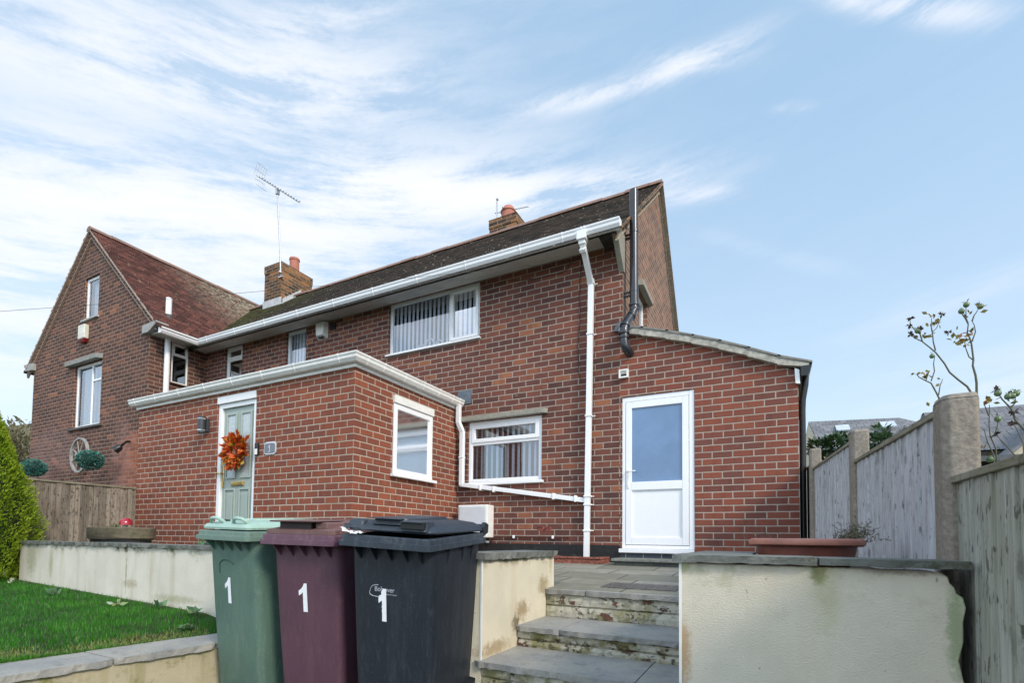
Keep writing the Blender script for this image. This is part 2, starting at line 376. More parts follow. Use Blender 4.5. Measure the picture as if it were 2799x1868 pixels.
# ------------------------------------------------------------------ world: Nishita sky with cirrus
w = bpy.data.worlds.new('World'); S.world = w; w.use_nodes = True
nt = NT(w.node_tree); bg = nt.n['Background']
sky = nt.n.new('ShaderNodeTexSky'); sky.sky_type = 'NISHITA'; sky.sun_disc = False
sky.sun_elevation = sun_el; sky.sun_rotation = sun_az
sky.air_density = 1.0; sky.dust_density = 0.6; sky.ozone_density = 1.6; sky.altitude = 50
tc = nt.n.new('ShaderNodeTexCoord'); d = nt.vm('NORMALIZE', tc.outputs['Generated']); dx, dy, dz = nt.sep(d)
az = nt.m('MULTIPLY', nt.m('ARCTAN2', dx, dy), 57.2958); el = nt.m('MULTIPLY', nt.m('ARCSINE', dz), 57.2958)
def feature(a0, e0, a1, e1, wd, amp, soft=1.0):
    L = math.hypot(a1 - a0, e1 - e0) / 2; ca, sa = (a1 - a0) / (2 * L), (e1 - e0) / (2 * L)
    qx = nt.m('SUBTRACT', az, (a0 + a1) / 2); qy = nt.m('SUBTRACT', el, (e0 + e1) / 2)
    s_ = nt.m('DIVIDE', nt.m('ADD', nt.m('MULTIPLY', qx, ca), nt.m('MULTIPLY', qy, sa)), L * 1.15)
    t_ = nt.m('DIVIDE', nt.m('SUBTRACT', nt.m('MULTIPLY', qy, ca), nt.m('MULTIPLY', qx, sa)), wd)
    r2 = nt.m('ADD', nt.m('POWER', nt.m('ABSOLUTE', s_), 3.0), nt.m('MULTIPLY', t_, t_))
    return nt.m('MULTIPLY', nt.m('POWER', 2.718, nt.m('MULTIPLY', r2, -1.0)), amp)
CLOUDS = [(-82, 25, -34, 35.5, 3.3, 1.08), (-45, 34.8, -12, 34.8, 1.6, 1.15), (-84, 19, -38, 30, 4.5, .75), (-76, 35.0, -42, 41.8, 2.4, .75), (-72, 39.5, -46, 41.5, 2.8, .35),
          (-24, 41.3, -4, 42.6, .70, .75), (-11, 43.0, -2, 41.9, .7, .45), (6, 43.0, 16, 38.0, .75, .7), (-54, 43.5, -42, 46.8, 1.0, .45),
          (-9, 33.3, -3.4, 32.8, .55, .5), (1, 37.6, 4, 37.1, .35, .25), (8, 19, 22, 21.5, 1.2, .12), (-80, 15, -60, 20, 4, .5), (-6, 30, 6, 24.5, .7, .07), (10, 12, 30, 14, 3, .2),
          (100, 30, 170, 40, 12, .9), (-170, 35, -110, 25, 10, .9)]
tot = None
for c_ in CLOUDS:
    fv = feature(*c_); tot = fv if tot is None else nt.m('ADD', tot, fv)
base = nt.comb(az, el, 0)
wx = nt.m('MULTIPLY', nt.m('SUBTRACT', nt.noise(nt.vm('MULTIPLY', base, (.030, .07, 1)), 1, 2), .5), 5)
ex = nt.m('ADD', nt.m('SUBTRACT', nt.m('MULTIPLY', el, .985), nt.m('MULTIPLY', az, .12)), wx)
ax = nt.m('ADD', nt.m('MULTIPLY', az, .985), nt.m('MULTIPLY', el, .17))
st1 = nt.noise(nt.comb(nt.m('MULTIPLY', ax, .055), nt.m('MULTIPLY', ex, .32), 0), 1, 5, .55)
st2 = nt.noise(nt.comb(nt.m('MULTIPLY', ax, .16), nt.m('MULTIPLY', ex, 1.15), 3), 1, 9, .66)
st3 = nt.noise(nt.comb(nt.m('MULTIPLY', nt.m('ADD', ax, nt.m('MULTIPLY', el, .9)), 1.1), nt.m('MULTIPLY', nt.m('SUBTRACT', ex, nt.m('MULTIPLY', ax, .25)), 2.6), 8), 1, 6, .65)
nz = nt.m('ADD', nt.m('ADD', nt.m('MULTIPLY', st1, .62), nt.m('MULTIPLY', st2, .29)), nt.m('MULTIPLY', st3, .09))
nz = nt.step(nz, .38, .62)
cl = nt.m('MULTIPLY', tot, nt.m('ADD', nt.m('MULTIPLY', nz, 1.30), .04))
veil = nt.m('MULTIPLY', nt.step(az, 0, -75), nt.m('ADD', .14, nt.m('MULTIPLY', nz, .22)))
cl = nt.m('ADD', nt.m('ADD', cl, veil), nt.m('MULTIPLY', nz, .02))
cl = nt.m('SUBTRACT', 1, nt.m('POWER', 2.718, nt.m('MULTIPLY', cl, -1.5)))
haze = nt.m('POWER', 2.718, nt.m('MULTIPLY', nt.m('MAXIMUM', el, 0), -.052))
skyc = nt.mix(.55, nt.mix(1.0, sky.outputs[0], (1.35, 1.42, 1.32), 'MULTIPLY'), (2.85, 4.55, 6.4))
CLK = 6.15
hz = nt.mix(nt.m('MULTIPLY', haze, .93), skyc, (CLK * .82, CLK * .92, CLK * 1.02))
allc = nt.mix(cl, hz, (CLK * 1.0, CLK * 1.02, CLK * 1.08))
back = nt.m('ADD', 1, nt.m('MULTIPLY', nt.step(nt.m('ABSOLUTE', az), 85, 135), .75)); allc = nt.mix(1.0, allc, nt.comb(back, back, back), 'MULTIPLY')  # added gain brightens the unseen sky behind the camera as fill light
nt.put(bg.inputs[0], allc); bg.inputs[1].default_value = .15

# ------------------------------------------------------------------ walls with openings
def clip_poly(poly, cell):                      # clip rectangle cell by convex polygon poly (2D, ccw)
    out = cell
    n = len(poly)
    for i in range(n):
        a, b = poly[i], poly[(i + 1) % n]; res = []
        def side(p): return (b[0] - a[0]) * (p[1] - a[1]) - (b[1] - a[1]) * (p[0] - a[0])
        for j in range(len(out)):
            p, q = out[j], out[(j + 1) % len(out)]; sp, sq = side(p), side(q)
            if sp >= -1e-9: res.append(p)
            if (sp > 1e-9 and sq < -1e-9) or (sp < -1e-9 and sq > 1e-9):
                t = sp / (sp - sq); res.append((p[0] + (q[0] - p[0]) * t, p[1] + (q[1] - p[1]) * t))
        out = res
        if len(out) < 3: return []
    return out
def PY(Y): return lambda a, d, z: (a, Y - d, z)       # plane facing -y, depth outwards
def PX(X): return lambda a, d, z: (X + d, a, z)       # plane facing +x
def wall(mb, mp, poly, holes=(), depth=.09, mi=0):
    us = sorted({round(p[0], 5) for p in poly} | {h[i] for h in holes for i in (0, 1)})
    zs = sorted({round(p[1], 5) for p in poly} | {h[i] for h in holes for i in (2, 3)})
    for i in range(len(us) - 1):
        for j in range(len(zs) - 1):
            cu, cz = (us[i] + us[i + 1]) / 2, (zs[j] + zs[j + 1]) / 2
            if any(h[0] < cu < h[1] and h[2] < cz < h[3] for h in holes): continue
            c = clip_poly(poly, [(us[i], zs[j]), (us[i + 1], zs[j]), (us[i + 1], zs[j + 1]), (us[i], zs[j + 1])])
            if len(c) >= 3: mb.add([mp(p[0], 0, p[1]) for p in c], [tuple(range(len(c)))], mi)
    for (a0, a1, z0, z1) in holes:
        for (p, q) in (((a0, z0), (a0, z1)), ((a0, z1), (a1, z1)), ((a1, z1), (a1, z0)), ((a1, z0), (a0, z0))):
            mb.add([mp(p[0], 0, p[1]), mp(q[0], 0, q[1]), mp(q[0], -depth, q[1]), mp(p[0], -depth, p[1])], [(0, 1, 2, 3)], mi)
def rect(a0, a1, z0, z1): return [(a0, z0), (a1, z0), (a1, z1), (a0, z1)]

def mbox(mb, mp, a0, a1, d0, d1, z0, z1, mi=0):
    pts = [mp(a, d, z) for (a, d, z) in ((a0, d0, z0), (a1, d0, z0), (a1, d1, z0), (a0, d1, z0), (a0, d0, z1), (a1, d0, z1), (a1, d1, z1), (a0, d1, z1))]
    mb.add(pts, [(0, 3, 2, 1), (4, 5, 6, 7), (0, 1, 5, 4), (1, 2, 6, 5), (2, 3, 7, 6), (3, 0, 4, 7)], mi)

def window(house, mp, a0, a1, z0, z1, cells, rec=.05, fw=.05, sash=(), glass=None, mat=None, sill=None, label=None, blind=None, sw=.04):
    """cells: list of glazed rectangles (fractions); frame bars fill the rest; sash = indices with an extra casement"""
    mat = mat or UPVC; glass = glass or GLASS
    W, H = a1 - a0, z1 - z0; fr = MB()
    d0, d1 = -rec - .06, -rec
    xs = sorted({c[0] for c in cells} | {c[1] for c in cells}); 
    # outer frame
    mbox(fr, mp, a0, a0 + fw, d0, d1, z0, z1); mbox(fr, mp, a1 - fw, a1, d0, d1, z0, z1)
    mbox(fr, mp, a0 + fw, a1 - fw, d0, d1, z0, z0 + fw); mbox(fr, mp, a0 + fw, a1 - fw, d0, d1, z1 - fw, z1)
    R_ = []
    for i, (f0, f1, g0, g1) in enumerate(cells):
        A0 = a0 + W * f0 + (fw if f0 == 0 else fw * .4); A1 = a0 + W * f1 - (fw if f1 == 1 else fw * .4)
        Z0 = z0 + H * g0 + (fw if g0 == 0 else fw * .4); Z1 = z0 + H * g1 - (fw if g1 == 1 else fw * .4)
        R_.append((A0, A1, Z0, Z1))
        if f1 < 1: mbox(fr, mp, A1, A1 + fw * .8, d0, d1 - .002, Z0, Z1)
        if g1 < 1: mbox(fr, mp, A0, A1, d0, d1 - .003, Z1, Z1 + fw * .8)
        if i in sash:
            e = sw; q0, q1 = d1 - .03, d1 + .014
            mbox(fr, mp, A0 - .008, A0 + e, q0, q1, Z0 - .008, Z1 + .008); mbox(fr, mp, A1 - e, A1 + .008, q0, q1, Z0 - .008, Z1 + .008)
            mbox(fr, mp, A0 + e, A1 - e, q0, q1, Z0 - .008, Z0 + e); mbox(fr, mp, A0 + e, A1 - e, q0, q1, Z1 - e, Z1 + .008)
            R_[-1] = (A0 + e, A1 - e, Z0 + e, Z1 - e)
    w_ = fr.build('window', mat, house, bevel=.006)
    if label: w_['label'] = label
    for (A0, A1, Z0, Z1) in R_:
        g = MB(); g.add([mp(A0 - .004, d1 - .022, Z0 - .004), mp(A1 + .004, d1 - .022, Z0 - .004), mp(A1 + .004, d1 - .022, Z1 + .004), mp(A0 - .004, d1 - .022, Z1 + .004)], [(0, 1, 2, 3)])
        g.build('pane', glass, w_)
    if sill:
        s = MB(); mbox(s, mp, a0 - sill.get('e', .04), a1 + sill.get('e', .04), -rec - .01, sill.get('out', .04), z0 - sill.get('h', .035), z0 - .002)
        s.build('sill', sill.get('mat', mat), w_, bevel=.006)
    return w_, R_

def sweep(mb, prof, path, mi=0, cap=True):
    """sweep a profile [(outward, z)] along a level polyline [(x,y)], outward = right hand side of travel, mitred"""
    n = len(path); k = len(prof); rings = []
    for i, p in enumerate(path):
        p = Vector(p); nn = []
        if i > 0: t = (p - Vector(path[i - 1])).normalized(); nn.append(Vector((t.y, -t.x)))
        if i < n - 1: t = (Vector(path[i + 1]) - p).normalized(); nn.append(Vector((t.y, -t.x)))
        m = nn[0] if len(nn) == 1 else (nn[0] + nn[1]) / (1 + nn[0].dot(nn[1]))
        rings.append([(p.x + m.x * o, p.y + m.y * o, z) for (o, z) in prof])
    vs = [q for r in rings for q in r]; fs = []
    for i in range(n - 1):
        for j in range(k):
            j2 = (j + 1) % k; fs.append((i * k + j, i * k + j2, (i + 1) * k + j2, (i + 1) * k + j))
    if cap: fs += [tuple(range(k))[::-1], tuple(range((n - 1) * k, n * k))]
    mb.add(vs, fs, mi)
def ogee(w_, h_, z):     # gutter outline, top edge z, width w_
    return [(0, z), (w_, z), (w_ + .006, z - .006), (w_ + .002, z - h_ * .22), (w_ - .008, z - h_ * .34), (w_ - .012, z - h_ * .62), (w_ - .04, z - h_ * .97), (w_ - .05, z - h_), (.01, z - h_), (0, z - h_ + .01)]

# ================================================================== main house
H = thing('brick_house', 'red brick semi-detached house with brown tiled roof, flat-roofed sage-door porch and lean-to side extension', 'house', (-6, 2, -.39))
WT, SZ = 3.82, 3.79
facade = MB()
wall(facade, PY(0), rect(-10.86, -1.95, -1.2, WT), [(-10.2, -9.64, 2.95, 3.80), (-8.353, -7.81, 2.86, 3.795), (-5.853, -4.10, 2.925, 3.80), (-4.27, -3.07, .725, 1.645)], .11)
facade.build('wall', M_OLD, H)
# side gable wall (x = -1.95), back wall, left party wall
RY, RZ, BS = 2.417, 6.12, 1.135
gw = MB(); yb = 4.72
wall(gw, PX(-1.95), [(0, -1.2), (yb, -1.2), (yb, RZ - .05 - BS * (yb - RY)), (RY, RZ - .05), (0, 4.06)], [(.93, 1.5, 2.6, 3.60)], .10)
gw.build('gable_wall', M_SIDE, H)
bw = MB(); bw.quad((-1.95, yb, -1.2), (-13.2, yb, -1.2), (-13.2, yb, 3.5), (-1.95, yb, 3.5)); bw.build('rear_wall', M_OLD, H)
# black tarred plinth
pl = MB(); pl.box(-4.4, -1.975, -.012, 0, -.46, -.165); pl.build('plinth', plain('bitumen_plinth', (.010, .010, .011), .6, .3, 20, dirt=.35, dirtc=(.20, .19, .17), bump=.004), H)

def tile_courses(mb, x0, x1, y0, z0, y1, z1, n, thick=.014, mi=0, fx0=None, fx1=None):
    """courses of tiles from eave (y0,z0) to ridge (y1,z1); each course is a lapped strip"""
    for i in range(n):
        a, b = i / n, (i + 1) / n
        ya, za, yb_, zb = y0 + (y1 - y0) * a, z0 + (z1 - z0) * a, y0 + (y1 - y0) * b, z0 + (z1 - z0) * b
        jx = random.uniform(-.006, .006); t = thick + random.uniform(-.002, .003)
        X0 = x0 if fx0 is None else fx0(ya, za); X1 = x1 if fx1 is None else fx1(ya, za)
        mb.add([(X0, ya, za - .004), (X1 + jx, ya, za - .004), (X1 + jx, ya, za + t), (X0, ya, za + t), (X0, yb_, zb + .001), (X1 + jx, yb_, zb + .001), (X1 + jx, yb_, zb - .02), (X0, yb_, zb - .02)],
               [(0, 1, 2, 3), (3, 2, 5, 4), (1, 6, 5, 2), (0, 3, 4, 7)], mi)
def tile_mat(name, stops, axis, w_, row_dz, z0, lich, lich_c, spots, mossx=None):
    m, nt, b = new_mat(name); p = nt.geo(); x, y, z = nt.sep(p); a = x if axis == 'x' else y
    row = nt.m('FLOOR', nt.m('DIVIDE', nt.m('SUBTRACT', z, z0), row_dz))
    q = nt.m('ADD', nt.m('DIVIDE', a, w_), nt.m('MULTIPLY', nt.m('FLOORED_MODULO', row, 2.0), .5)); ci = nt.m('FLOOR', q); fq = nt.m('SUBTRACT', q, ci)
    rnd = nt.white(nt.comb(ci, row, 0))[0]; c = nt.ramp(rnd, stops)
    j = nt.step(nt.m('MINIMUM', fq, nt.m('SUBTRACT', 1, fq)), .012, .035)
    c = nt.mix(j, tuple(v * .35 for v in stops[0][1]), c)
    n = nt.noise(p, 7, 6, .7); big = nt.noise(p, .8, 4, .6)
    c = nt.mix(nt.m('MULTIPLY', nt.step(n, .4, .7), .5), c, tuple(v * .5 for v in stops[0][1]))
    lf = nt.m('MULTIPLY', lich(nt, x, y, z), nt.step(nt.noise(p, 11, 6, .7), .35, .65))
    c = nt.mix(lf, c, lich_c)
    sp = nt.m('MULTIPLY', nt.step(nt.noise(p, 13, 4, .7), .62, .67), spots)
    c = nt.mix(sp, c, (.42, .41, .30))
    if mossx is not None:
        mo = nt.m('MULTIPLY', nt.step(nt.noise(p, 5, 6, .7), .42, .58), nt.step(x, mossx[0], mossx[1]))
        c = nt.mix(mo, c, nt.mix(nt.noise(p, 40, 3), (.045, .05, .016), (.12, .13, .03)))
    nt.put(b.inputs['Base Color'], c); b.inputs['Roughness'].default_value = .9; b.inputs['Specular IOR Level'].default_value = .2
    nt.put(b.inputs['Normal'], nt.bump(nt.m('ADD', n, j), .01))
    return m
RS = .836
M_ROOF = tile_mat('dark_roof_tiles', [(0, (.022, .019, .018)), (.5, (.042, .033, .029)), (1, (.075, .052, .042))], 'x', .17, (RZ - 3.73) / 33, 3.73, lambda nt, x, y, z: .12, (.11, .10, .06), .85, (-8.6, -11.8))
roof = MB()
tile_courses(roof, -13.2, -1.865, -.45, 3.725, RY, RZ - .01, 33)
roof.add([(-13.2, RY, RZ - .01), (-1.865, RY, RZ - .01), (-1.865, yb + .25, RZ - BS * (yb + .25 - RY)), (-13.2, yb + .25, RZ - BS * (yb + .25 - RY))], [(0, 1, 2, 3)])
roof.add([(-13.2, -.40, 3.70), (-1.95, -.40, 3.70), (-1.95, RY, RZ - .09), (-13.2, RY, RZ - .09)], [(0, 1, 2, 3)])
M_OUT = roof.build('roof', M_ROOF, H)
# ridge tiles
RT = plain('ridge_tile', (.30, .17, .13), .85, .25, 14, c2=(.22, .15, .12), dirt=.4, dirtc=(.12, .10, .08))
rd = MB(); x = -13.0; i = 0
while x < -1.87:
    L = min(.42, -1.87 - x); r_ = .078 + (.004 if i % 2 else 0) + random.uniform(-.003, .003); zz = RZ + random.uniform(-.006, .006)
    pr = [(x, RY + r_ * cos(t) * 1.25, zz - .045 + r_ * sin(t) * 1.15) for t in [pi * k / 7 for k in range(8)]]
    rd.prism(pr, (L - .006, 0, 0)); x += L; i += 1
rd.build('ridge_tiles', RT, H)
# verge on the right gable: brick-on-edge style tile ends, bedding mortar and barge
vg = MB(); MV = plain('verge_mortar', (.42, .36, .28), .9, .2, 30, bump=.003)
n = 34
for k in range(n):
    a = k / n; ya = -.42 + (RY + .40) * a; za = 3.735 + (RZ - .01 - 3.735) * a
    vg.prism([(-1.88, ya, za - .012), (-1.88, ya + .062, za - .012 + .062 * RS), (-1.88, ya + .062, za + .022 + .062 * RS), (-1.88, ya, za + .022)], (.03, 0, 0), 1)
for (o0, o1, xx, mi) in ((-.035, -.012, -1.862, 0), (-.15, -.035, -1.935, 1), (-.175, -.15, -1.925, 0)):
    vg.prism([(-1.95, -.36, 3.80 + o0), (-1.95, RY, RZ + o0), (-1.95, RY, RZ + o1), (-1.95, -.36, 3.80 + o1)], (xx + 1.95, 0, 0), mi)
    vg.prism([(-1.95, RY, RZ + o0), (-1.95, yb + .2, RZ + o0 - BS * (yb + .2 - RY)), (-1.95, yb + .2, RZ + o1 - BS * (yb + .2 - RY)), (-1.95, RY, RZ + o1)], (xx + 1.95, 0, 0), mi)
vg.build('verge', [MV, M_CHIM], H)
# soffit, fascia, gutter
sf = MB()
for k in range(4):
    y0_, y1_ = -.345 + k * .0865, -.345 + (k + 1) * .0865 - .003
    sf.box(-10.5, -2.17, y0_, min(y1_, -.001), SZ, SZ + .02)
    sf.box(-10.86, -10.5, y0_, min(y1_, -.001), SZ, SZ + .02)
for k in range(4): sf.box(-10.86 + k * .0865, -10.86 + (k + 1) * .0865 - .003, -1.1, -.348, SZ, SZ + .02)
sf.build('soffit', SOFF, H)
fa = MB(); sweep(fa, [(0, 3.76), (.02, 3.76), (.02, 3.85), (0, 3.85)], [(-10.5, -1.14), (-10.5, -.35), (-2.17, -.35)]); fa.build('fascia', UPVC_D, H)
# dark timber box end + concrete corbel under the right eave
be = MB(); be.box(-2.168, -2.0, -.36, -.02, 3.73, 3.86); be.build('eaves_box', plain('weathered_dark_timber', (.045, .04, .03), .9, .3, 12, dirt=.3, dirtc=(.10, .11, .05)), H)
kc = MB(); kc.prism([(-2.0, -.42, 3.86), (-2.0, -.42, 3.80), (-2.0, -.30, 3.70), (-2.0, 0, 3.40), (-2.0, .05, 3.40), (-2.0, .05, 3.9)], (.07, 0, 0)); kc.build('corbel', CONC, H, bevel=.006)
gt = MB(); GP = ogee(.115, .115, 3.848)
sweep(gt, GP, [(-10.48, -1.17), (-10.48, -.37), (-1.87, -.37)])
for xx in [-10.1 + .86 * k for k in range(10)] + [-2.32, -2.62]:
    sweep(gt, [(o + .006 * (1 if o > .02 else -.3), z + (.002 if z > 3.84 else -.003)) for o, z in GP], [(xx, -.37), (xx + .016, -.37)])
gt.build('gutter', UPVC, H, bevel=.002, seg=1)
for xx in (-2.45,):
    pass
dp = MB()   # outlet, swan neck and square downpipe
dp.box(-2.41, -2.29, -.50, -.36, 3.69, 3.80)
def sqpipe(mb, path, r=.034):
    P = [Vector(p) for p in path]
    for a, b in zip(P[:-1], P[1:]):
        t = (b - a).normalized(); sx = Vector((1, 0, 0)) if abs(t.x) < .8 else Vector((0, 0, 1)); sy = t.cross(sx).normalized(); sx = sy.cross(t).normalized()
        c = [(sx * i + sy * j) * r for i, j in ((-1, -1), (1, -1), (1, 1), (-1, 1))]
        mb.add([a + q for q in c] + [b + q for q in c], [(3, 2, 1, 0), (4, 5, 6, 7), (0, 1, 5, 4), (1, 2, 6, 5), (2, 3, 7, 6), (3, 0, 4, 7)])
sqpipe(dp, [(-2.35, -.43, 3.70), (-2.35, -.43, 3.64)], .042); sqpipe(dp, [(-2.35, -.43, 3.655), (-2.35, -.07, 3.30), ]); sqpipe(dp, [(-2.35, -.07, 3.32), (-2.395, -.07, -.33)])
sqpipe(dp, [(-2.35, -.43, 3.60), (-2.35, -.40, 3.57)], .04); sqpipe(dp, [(-2.35, -.10, 3.35), (-2.35, -.07, 3.30)], .04)
for zz in (3.30, 2.62, 1.53, .47, .36, .02):
    dp.box(-2.415 - (3.3 - zz) * .0122 + .02, -2.325 - (3.3 - zz) * .0122 + .02, -.112, -.02, zz - .012, zz + .012)
    dp.box(-2.34 - (3.3 - zz) * .0122, -2.27 - (3.3 - zz) * .0122, -.045, -.03, zz - .006, zz + .006)
dp.build('downpipe', UPVC, H, bevel=.005)

# windows of the facade
window(H, PY(0), -5.853, -4.10, 2.925, 3.80, [(0, .68, 0, 1), (.68, 1, 0, 1)], rec=.045, sash=(1,), sill=dict(out=.05, e=.03, h=.03), label='wide upstairs window with vertical blinds')
window(H, PY(0), -8.353, -7.81, 2.86, 3.795, [(0, 1, 0, 1)], rec=.05)
window(H, PY(0), -10.2, -9.64, 2.95, 3.80, [(0, 1, 0, .68), (0, 1, .68, 1)], rec=.05, sash=(1,), glass=GLASS)
wk, rk = window(H, PY(0), -4.27, -3.07, .725, 1.645, [(0, 1, 0, .64), (0, 1, .64, 1)], rec=.03, fw=.06, sash=(1,), sw=.05, sill=dict(out=.055, e=.035, h=.04), label='kitchen window with a top-hung fanlight and vertical blinds')
window(H, PX(-1.95), .93, 1.5, 2.6, 3.60, [(0, 1, 0, 1)], rec=.06)
ln = MB(); pts = [(-4.40, 0), (-4.40, -.07), (-3.05, -.07)] + [(-3.05 + .07 * sin(t), -.07 * cos(t)) for t in [pi / 2 * k / 6 for k in range(1, 7)]]
ln.prism([(a, b, 1.648) for a, b in pts], (0, 0, .068)); ln.build('lintel', CONC, H, bevel=.008)
ln = MB(); ln.prism([(-1.95, .82, 3.60), (-1.95, 1.64, 3.60), (-1.87, 1.60, 3.60), (-1.86, .86, 3.60)], (0, 0, .09)); ln.build('lintel', CONC, H, bevel=.01)
# vertical blinds behind the glass
BL = plain('blind_fabric', (.80, .85, .93), .7, .04, 20)
def blinds(x0, x1, z0, z1, y, step, wd, ang, mat=BL, gap=None):
    b = MB(); x = x0
    while x < x1:
        a = radians(ang + random.uniform(-5, 5)); dx_, dy_ = cos(a) * wd / 2, sin(a) * wd / 2
        if not (gap and gap(x)):
            b.add([(x - dx_, y - dy_, z0), (x + dx_, y + dy_, z0), (x + dx_, y + dy_, z1), (x - dx_, y - dy_, z1)], [(0, 1, 2, 3)])
            b.add([(x - dx_, y - dy_ + .002, z0), (x + dx_, y + dy_ + .002, z0), (x + dx_, y + dy_ + .002, z1), (x - dx_, y - dy_ + .002, z1)], [(3, 2, 1, 0)])
        x += step
    b.keep = True
    o = b.build('blind', mat, H); return o
blinds(-5.79, -4.14, 2.95, 3.77, .150, .084, .066, -18)
blinds(-8.30, -7.85, 2.88, 3.77, .150, .084, .072, -8)
blinds(-4.2, -3.1, .75, 1.60, .15, .088, .070, -34)
cm = MB()    # bright net behind the kitchen blind on the left half, dark room beyond
cm.quad((-10.8, 1.6, 2.3), (-2.0, 1.6, 2.3), (-2.0, 1.6, 4.2), (-10.8, 1.6, 4.2)); cm.quad((-10.8, 2.2, -.2), (-2.0, 2.2, -.2), (-2.0, 2.2, 2.3), (-10.8, 2.2, 2.3))
cm.build('inner_wall', plain('room_plaster', (.22, .23, .25), .9, .05, 3), H)
orn = MB()
for (xc, r1, r2) in ((-5.27, .055, .075), (-5.10, .085, .14), (-4.92, .06, .085)):
    orn.tube([(xc + r1 * cos(t), .13, 2.985 + r2 * sin(t)) for t in [pi * k / 12 for k in range(-1, 14)]], .011, 6)
orn.build('sill_ornament', UPVC, H, smooth=True)
# air brick, dark vent block, white cowl vent, copper pipe, hanging wires
ab = MB(); ab.box(-3.125, -2.915, -.004, .02, .012, .075); ab.build('air_brick', plain('air_brick_clay', (.22, .035, .028), .8, .5, 140, c2=(.30, .10, .08)), H)
vb = MB(); vb.box(-7.19, -7.06, -.02, .02, 3.60, 3.72); vb.build('wall_vent', BLKP, H)
cv = MB(); y_ = -.0
for (a0, a1, z0, z1) in ((-1.985, -1.965, 1.985, 2.095), (-1.885, -1.865, 1.985, 2.095), (-1.965, -1.885, 1.985, 2.003), (-1.965, -1.885, 2.078, 2.095)): cv.box(a0, a1, -.05, 0, z0, z1)
cv.add([(-1.965, -.045, 2.078), (-1.885, -.045, 2.078), (-1.885, -.01, 2.045), (-1.965, -.01, 2.045)], [(0, 1, 2, 3)])
cvo = cv.build('cowl_vent', UPVC_D, H)
cb = MB(); cb.box(-1.965, -1.885, -.006, -.001, 2.003, 2.06); cb.build('opening', BLKP, cvo)
cp = MB(); cp.tube([(-3.86, -.05, -.15), (-3.78, -.035, -.075), (-3.70, -.03, -.068), (-2.67, -.03, -.072), (-2.66, 0, -.072)], .011, 8); cpo = cp.build('copper_pipe', plain('copper_pipe', (.10, .04, .03), .5, .2, 30, metal=.3), H, smooth=True)
for xx in (-3.47, -2.88):
    c_ = MB(); c_.box(xx - .016, xx + .016, -.05, -.012, -.092, -.048); c_.build('pipe_clip', UPVC, cpo, bevel=.006)
cw = MB(); cw.tube([(-2.50, -.012, 3.76), (-2.53, -.012, 3.4), (-2.525, -.012, 2.9), (-2.55, -.012, 2.5), (-2.535, -.012, 2.15), (-2.50, -.012, 2.02)], .005, 6)
cw.tube([(-2.62, -.015, 3.78), (-2.70, -.012, 3.62), (-2.80, -.012, 3.585), (-3.2, -.012, 3.60), (-3.6, -.012, 3.66)], .004, 6)
cw.build('wall_cable', plain('brown_cable', (.05, .02, .015), .6, .1), H, smooth=True)
ds = MB()   # lead flashing patch beside the porch roof
ds.box(-4.46, -4.22, -.012, 0, 1.93, 2.14); ds.build('flashing', LEAD, H)

# chimneys
def chimney(x0, x1, y0, y1, z0, z1, pots, name='chimney'):
    c = MB(); c.box(x0, x1, y0, y1, z0, z1 - .22); c.box(x0 - .012, x1 + .012, y0 - .012, y1 + .012, z1 - .22, z1 - .03)
    ch = c.build(name, M_CHIM, H)
    cr = MB(); cr.hexa([(x0 - .02, y0 - .02, z1 - .03), (x1 + .02, y0 - .02, z1 - .03), (x1 + .02, y1 + .02, z1 - .03), (x0 - .02, y1 + .02, z1 - .03)], [(x0 + .1, y0 + .1, z1 + .02), (x1 - .1, y0 + .1, z1 + .02), (x1 - .1, y1 - .1, z1 + .02), (x0 + .1, y1 - .1, z1 + .02)])
    cr.build('chimney_crown', CONC, ch)
    for (px, py, r, h, dome) in pots:
        p = MB(); pr = [(r * .95, 0), (r, .02), (r * .95, h * .82), (r * 1.08, h * .86), (r * 1.08, h * .93), (r, h)]
        if dome: pr += [(r * .95, h * 1.1), (r * .7, h * 1.35), (r * .3, h * 1.48), (.001, h * 1.5)]
        else: pr += [(r * .8, h), (r * .8, h * .7)]
        p.lathe(pr, (px, py, z1)); p.build('chimney_pot', plain('clay_pot', (.44, .17, .12), .8, .1, 10, dirt=.5 if dome else .15, dirtc=(.62, .50, .47)), ch, smooth=True)
    return ch
ch1 = chimney(-11.66, -11.03, 1.96, 2.93, 5.0, 6.85, [(-11.28, 2.55, .125, .40, False)])
fl = MB()
fl.box(-11.69, -11.0, 1.945, 1.957, 5.72, 5.91)
for k in range(5):
    ya = 2.0 + k * .115; za = 4.11 + RS * ya
    fl.prism([(-11.016, ya, za - .05), (-11.016, ya + .125, za - .05 + .10), (-11.016, ya + .10, za + .20), (-11.016, ya, za + .10)], (.008, 0, 0))
fl.prism([(-11.03, 1.93, 5.70), (-11.03, 2.6, 6.26), (-10.93, 2.6, 6.262), (-10.93, 1.93, 5.702)], (0, 0, .03))
fl.build('flashing', plain('new_lead', (.50, .51, .52), .45, .1, 10), ch1)
ch2 = chimney(-5.50, -4.87, 2.76, 3.22, 5.3, 6.73, [(-5.17, 2.99, .155, .22, True)])

